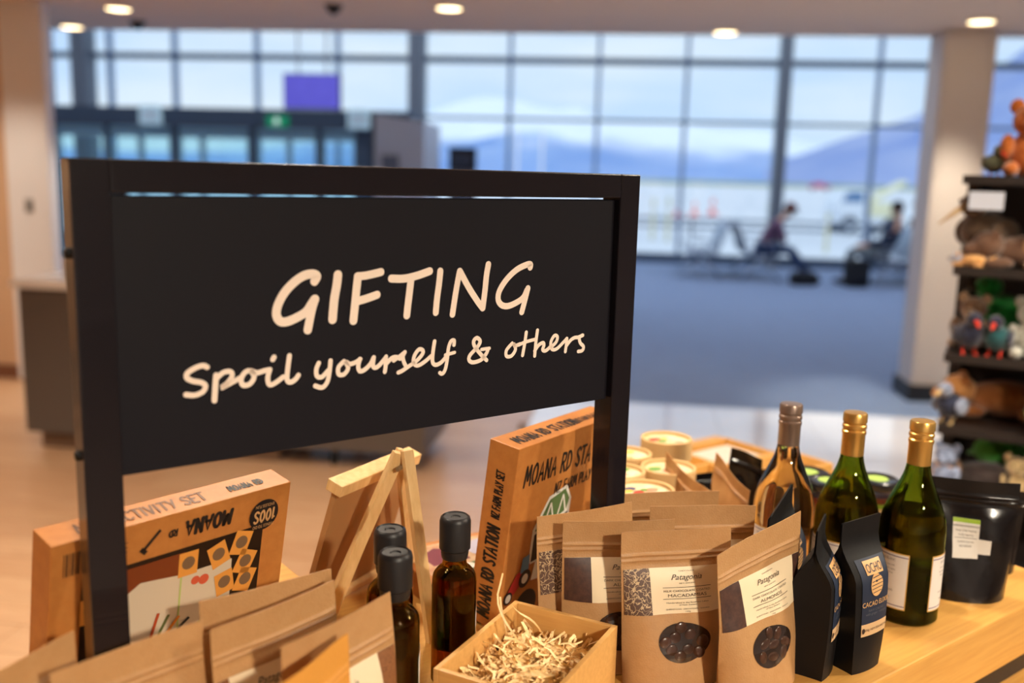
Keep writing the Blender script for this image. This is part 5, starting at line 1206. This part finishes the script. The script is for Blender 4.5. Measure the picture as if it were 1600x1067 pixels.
plush('lie', tp(1585, SH[1]), SH[1], .17, (112, 82, 64), 'brown plush dog lying beside the dark kiwi', .15, None, 2.69)
plush('sit', tp(1612, SH[1]), SH[1], .15, (200, 156, 112), 'tan plush bear at the end of the second shelf', 0, None, 2.68)
plush('lie', tp(1512, SH[1]), SH[1], .065, (226, 172, 108), 'small tan plush with a pale head below the kiwi', -.4, (190, 198, 220), 2.65)
plush('bird', tp(1555, SH[2]), SH[2], .205, (24, 150, 62), 'bright green plush parrot on the third shelf', -1.2, None, 2.86, (60, 50, 40))
plush('sit', tp(1508, SH[2]), SH[2], .15, (120, 90, 66), 'brown plush bear at the end of the third shelf', -.3, (170, 140, 112), 2.78)
plush('bird', tp(1506, SH[2]), SH[2], .12, (36, 40, 66), 'navy plush swamp hen with red beak on the third shelf', .3, None, 2.66)
plush('bird', tp(1545, SH[2]), SH[2], .115, (24, 84, 90), 'teal plush bird with red beak on the third shelf', -.2, (40, 44, 70), 2.665)
plush('sit', tp(1592, SH[2]), SH[2], .16, (190, 190, 180), 'grey plush lamb on the third shelf', 0, None, 2.7)
plush('lie', tp(1545, SH[3]), SH[3], .2, (158, 98, 48), 'large ginger brown plush dog lying on the fourth shelf', .1, (206, 146, 88), 2.83)
plush('sit', tp(1618, SH[3]), SH[3], .17, (160, 150, 44), 'olive yellow plush on the fourth shelf', 0, None, 2.66)
plush('bird', tp(1476, SH[3]), SH[3], .12, (40, 46, 72), 'navy plush bird with grey wings at the end of the fourth shelf', -.5, (150, 160, 186), 2.67, (200, 170, 120))
plush('bird', tp(1545, SH[4]), SH[4], .175, (84, 180, 70), 'lime green plush parrot with red beak on the lowest shelf', .9, None, 2.86, (230, 70, 40))
plush('sit', tp(1570, SH[4]), SH[4], .12, (214, 188, 140), 'cream plush bear on the lowest shelf', 0, None, 2.67)
plush('sit', tp(1468, SH[4]), SH[4], .13, (150, 164, 196), 'blue grey plush bear at the end of the lowest shelf', -.4, None, 2.66)
plush('lie', tp(1520, SH[4]), SH[4], .16, (60, 48, 46), 'black brown plush dog lying on the lowest shelf', 0, (190, 150, 120), 2.68)
plush('bird', tp(1602, SH[4]), SH[4], .15, (40, 48, 62), 'dark plush bird with red head on the lowest shelf', 0, (220, 60, 40), 2.7)
m_low = mat('low_bin_black', (22, 20, 22), rough=.4)
t = thing('toy_bin', 'low black wire bin of plush toys in front of the stand', 'bin', STAND_M @ Vector((-.12, -.34, 0)), RM - R(20))
for a, b, c, d in ((0, .6, 0, .02), (0, .6, .26, .28), (0, .02, 0, .28), (.58, .6, 0, .28)): MB().box(a, b, c, d, 0, .6).build('side_panel', m_low, t)
MB().box(0, .6, 0, .28, .0, .54).build('liner', m_low, t)
plush('lie', .06, .54, .15, (120, 84, 60), 'long brown plush animal lying in the low bin', 0, (206, 158, 118), 2.42)
plush('lie', .36, .54, .15, (96, 72, 58), 'brown plush animal at the far end of the low bin', 2.9, (196, 150, 112), 2.42)
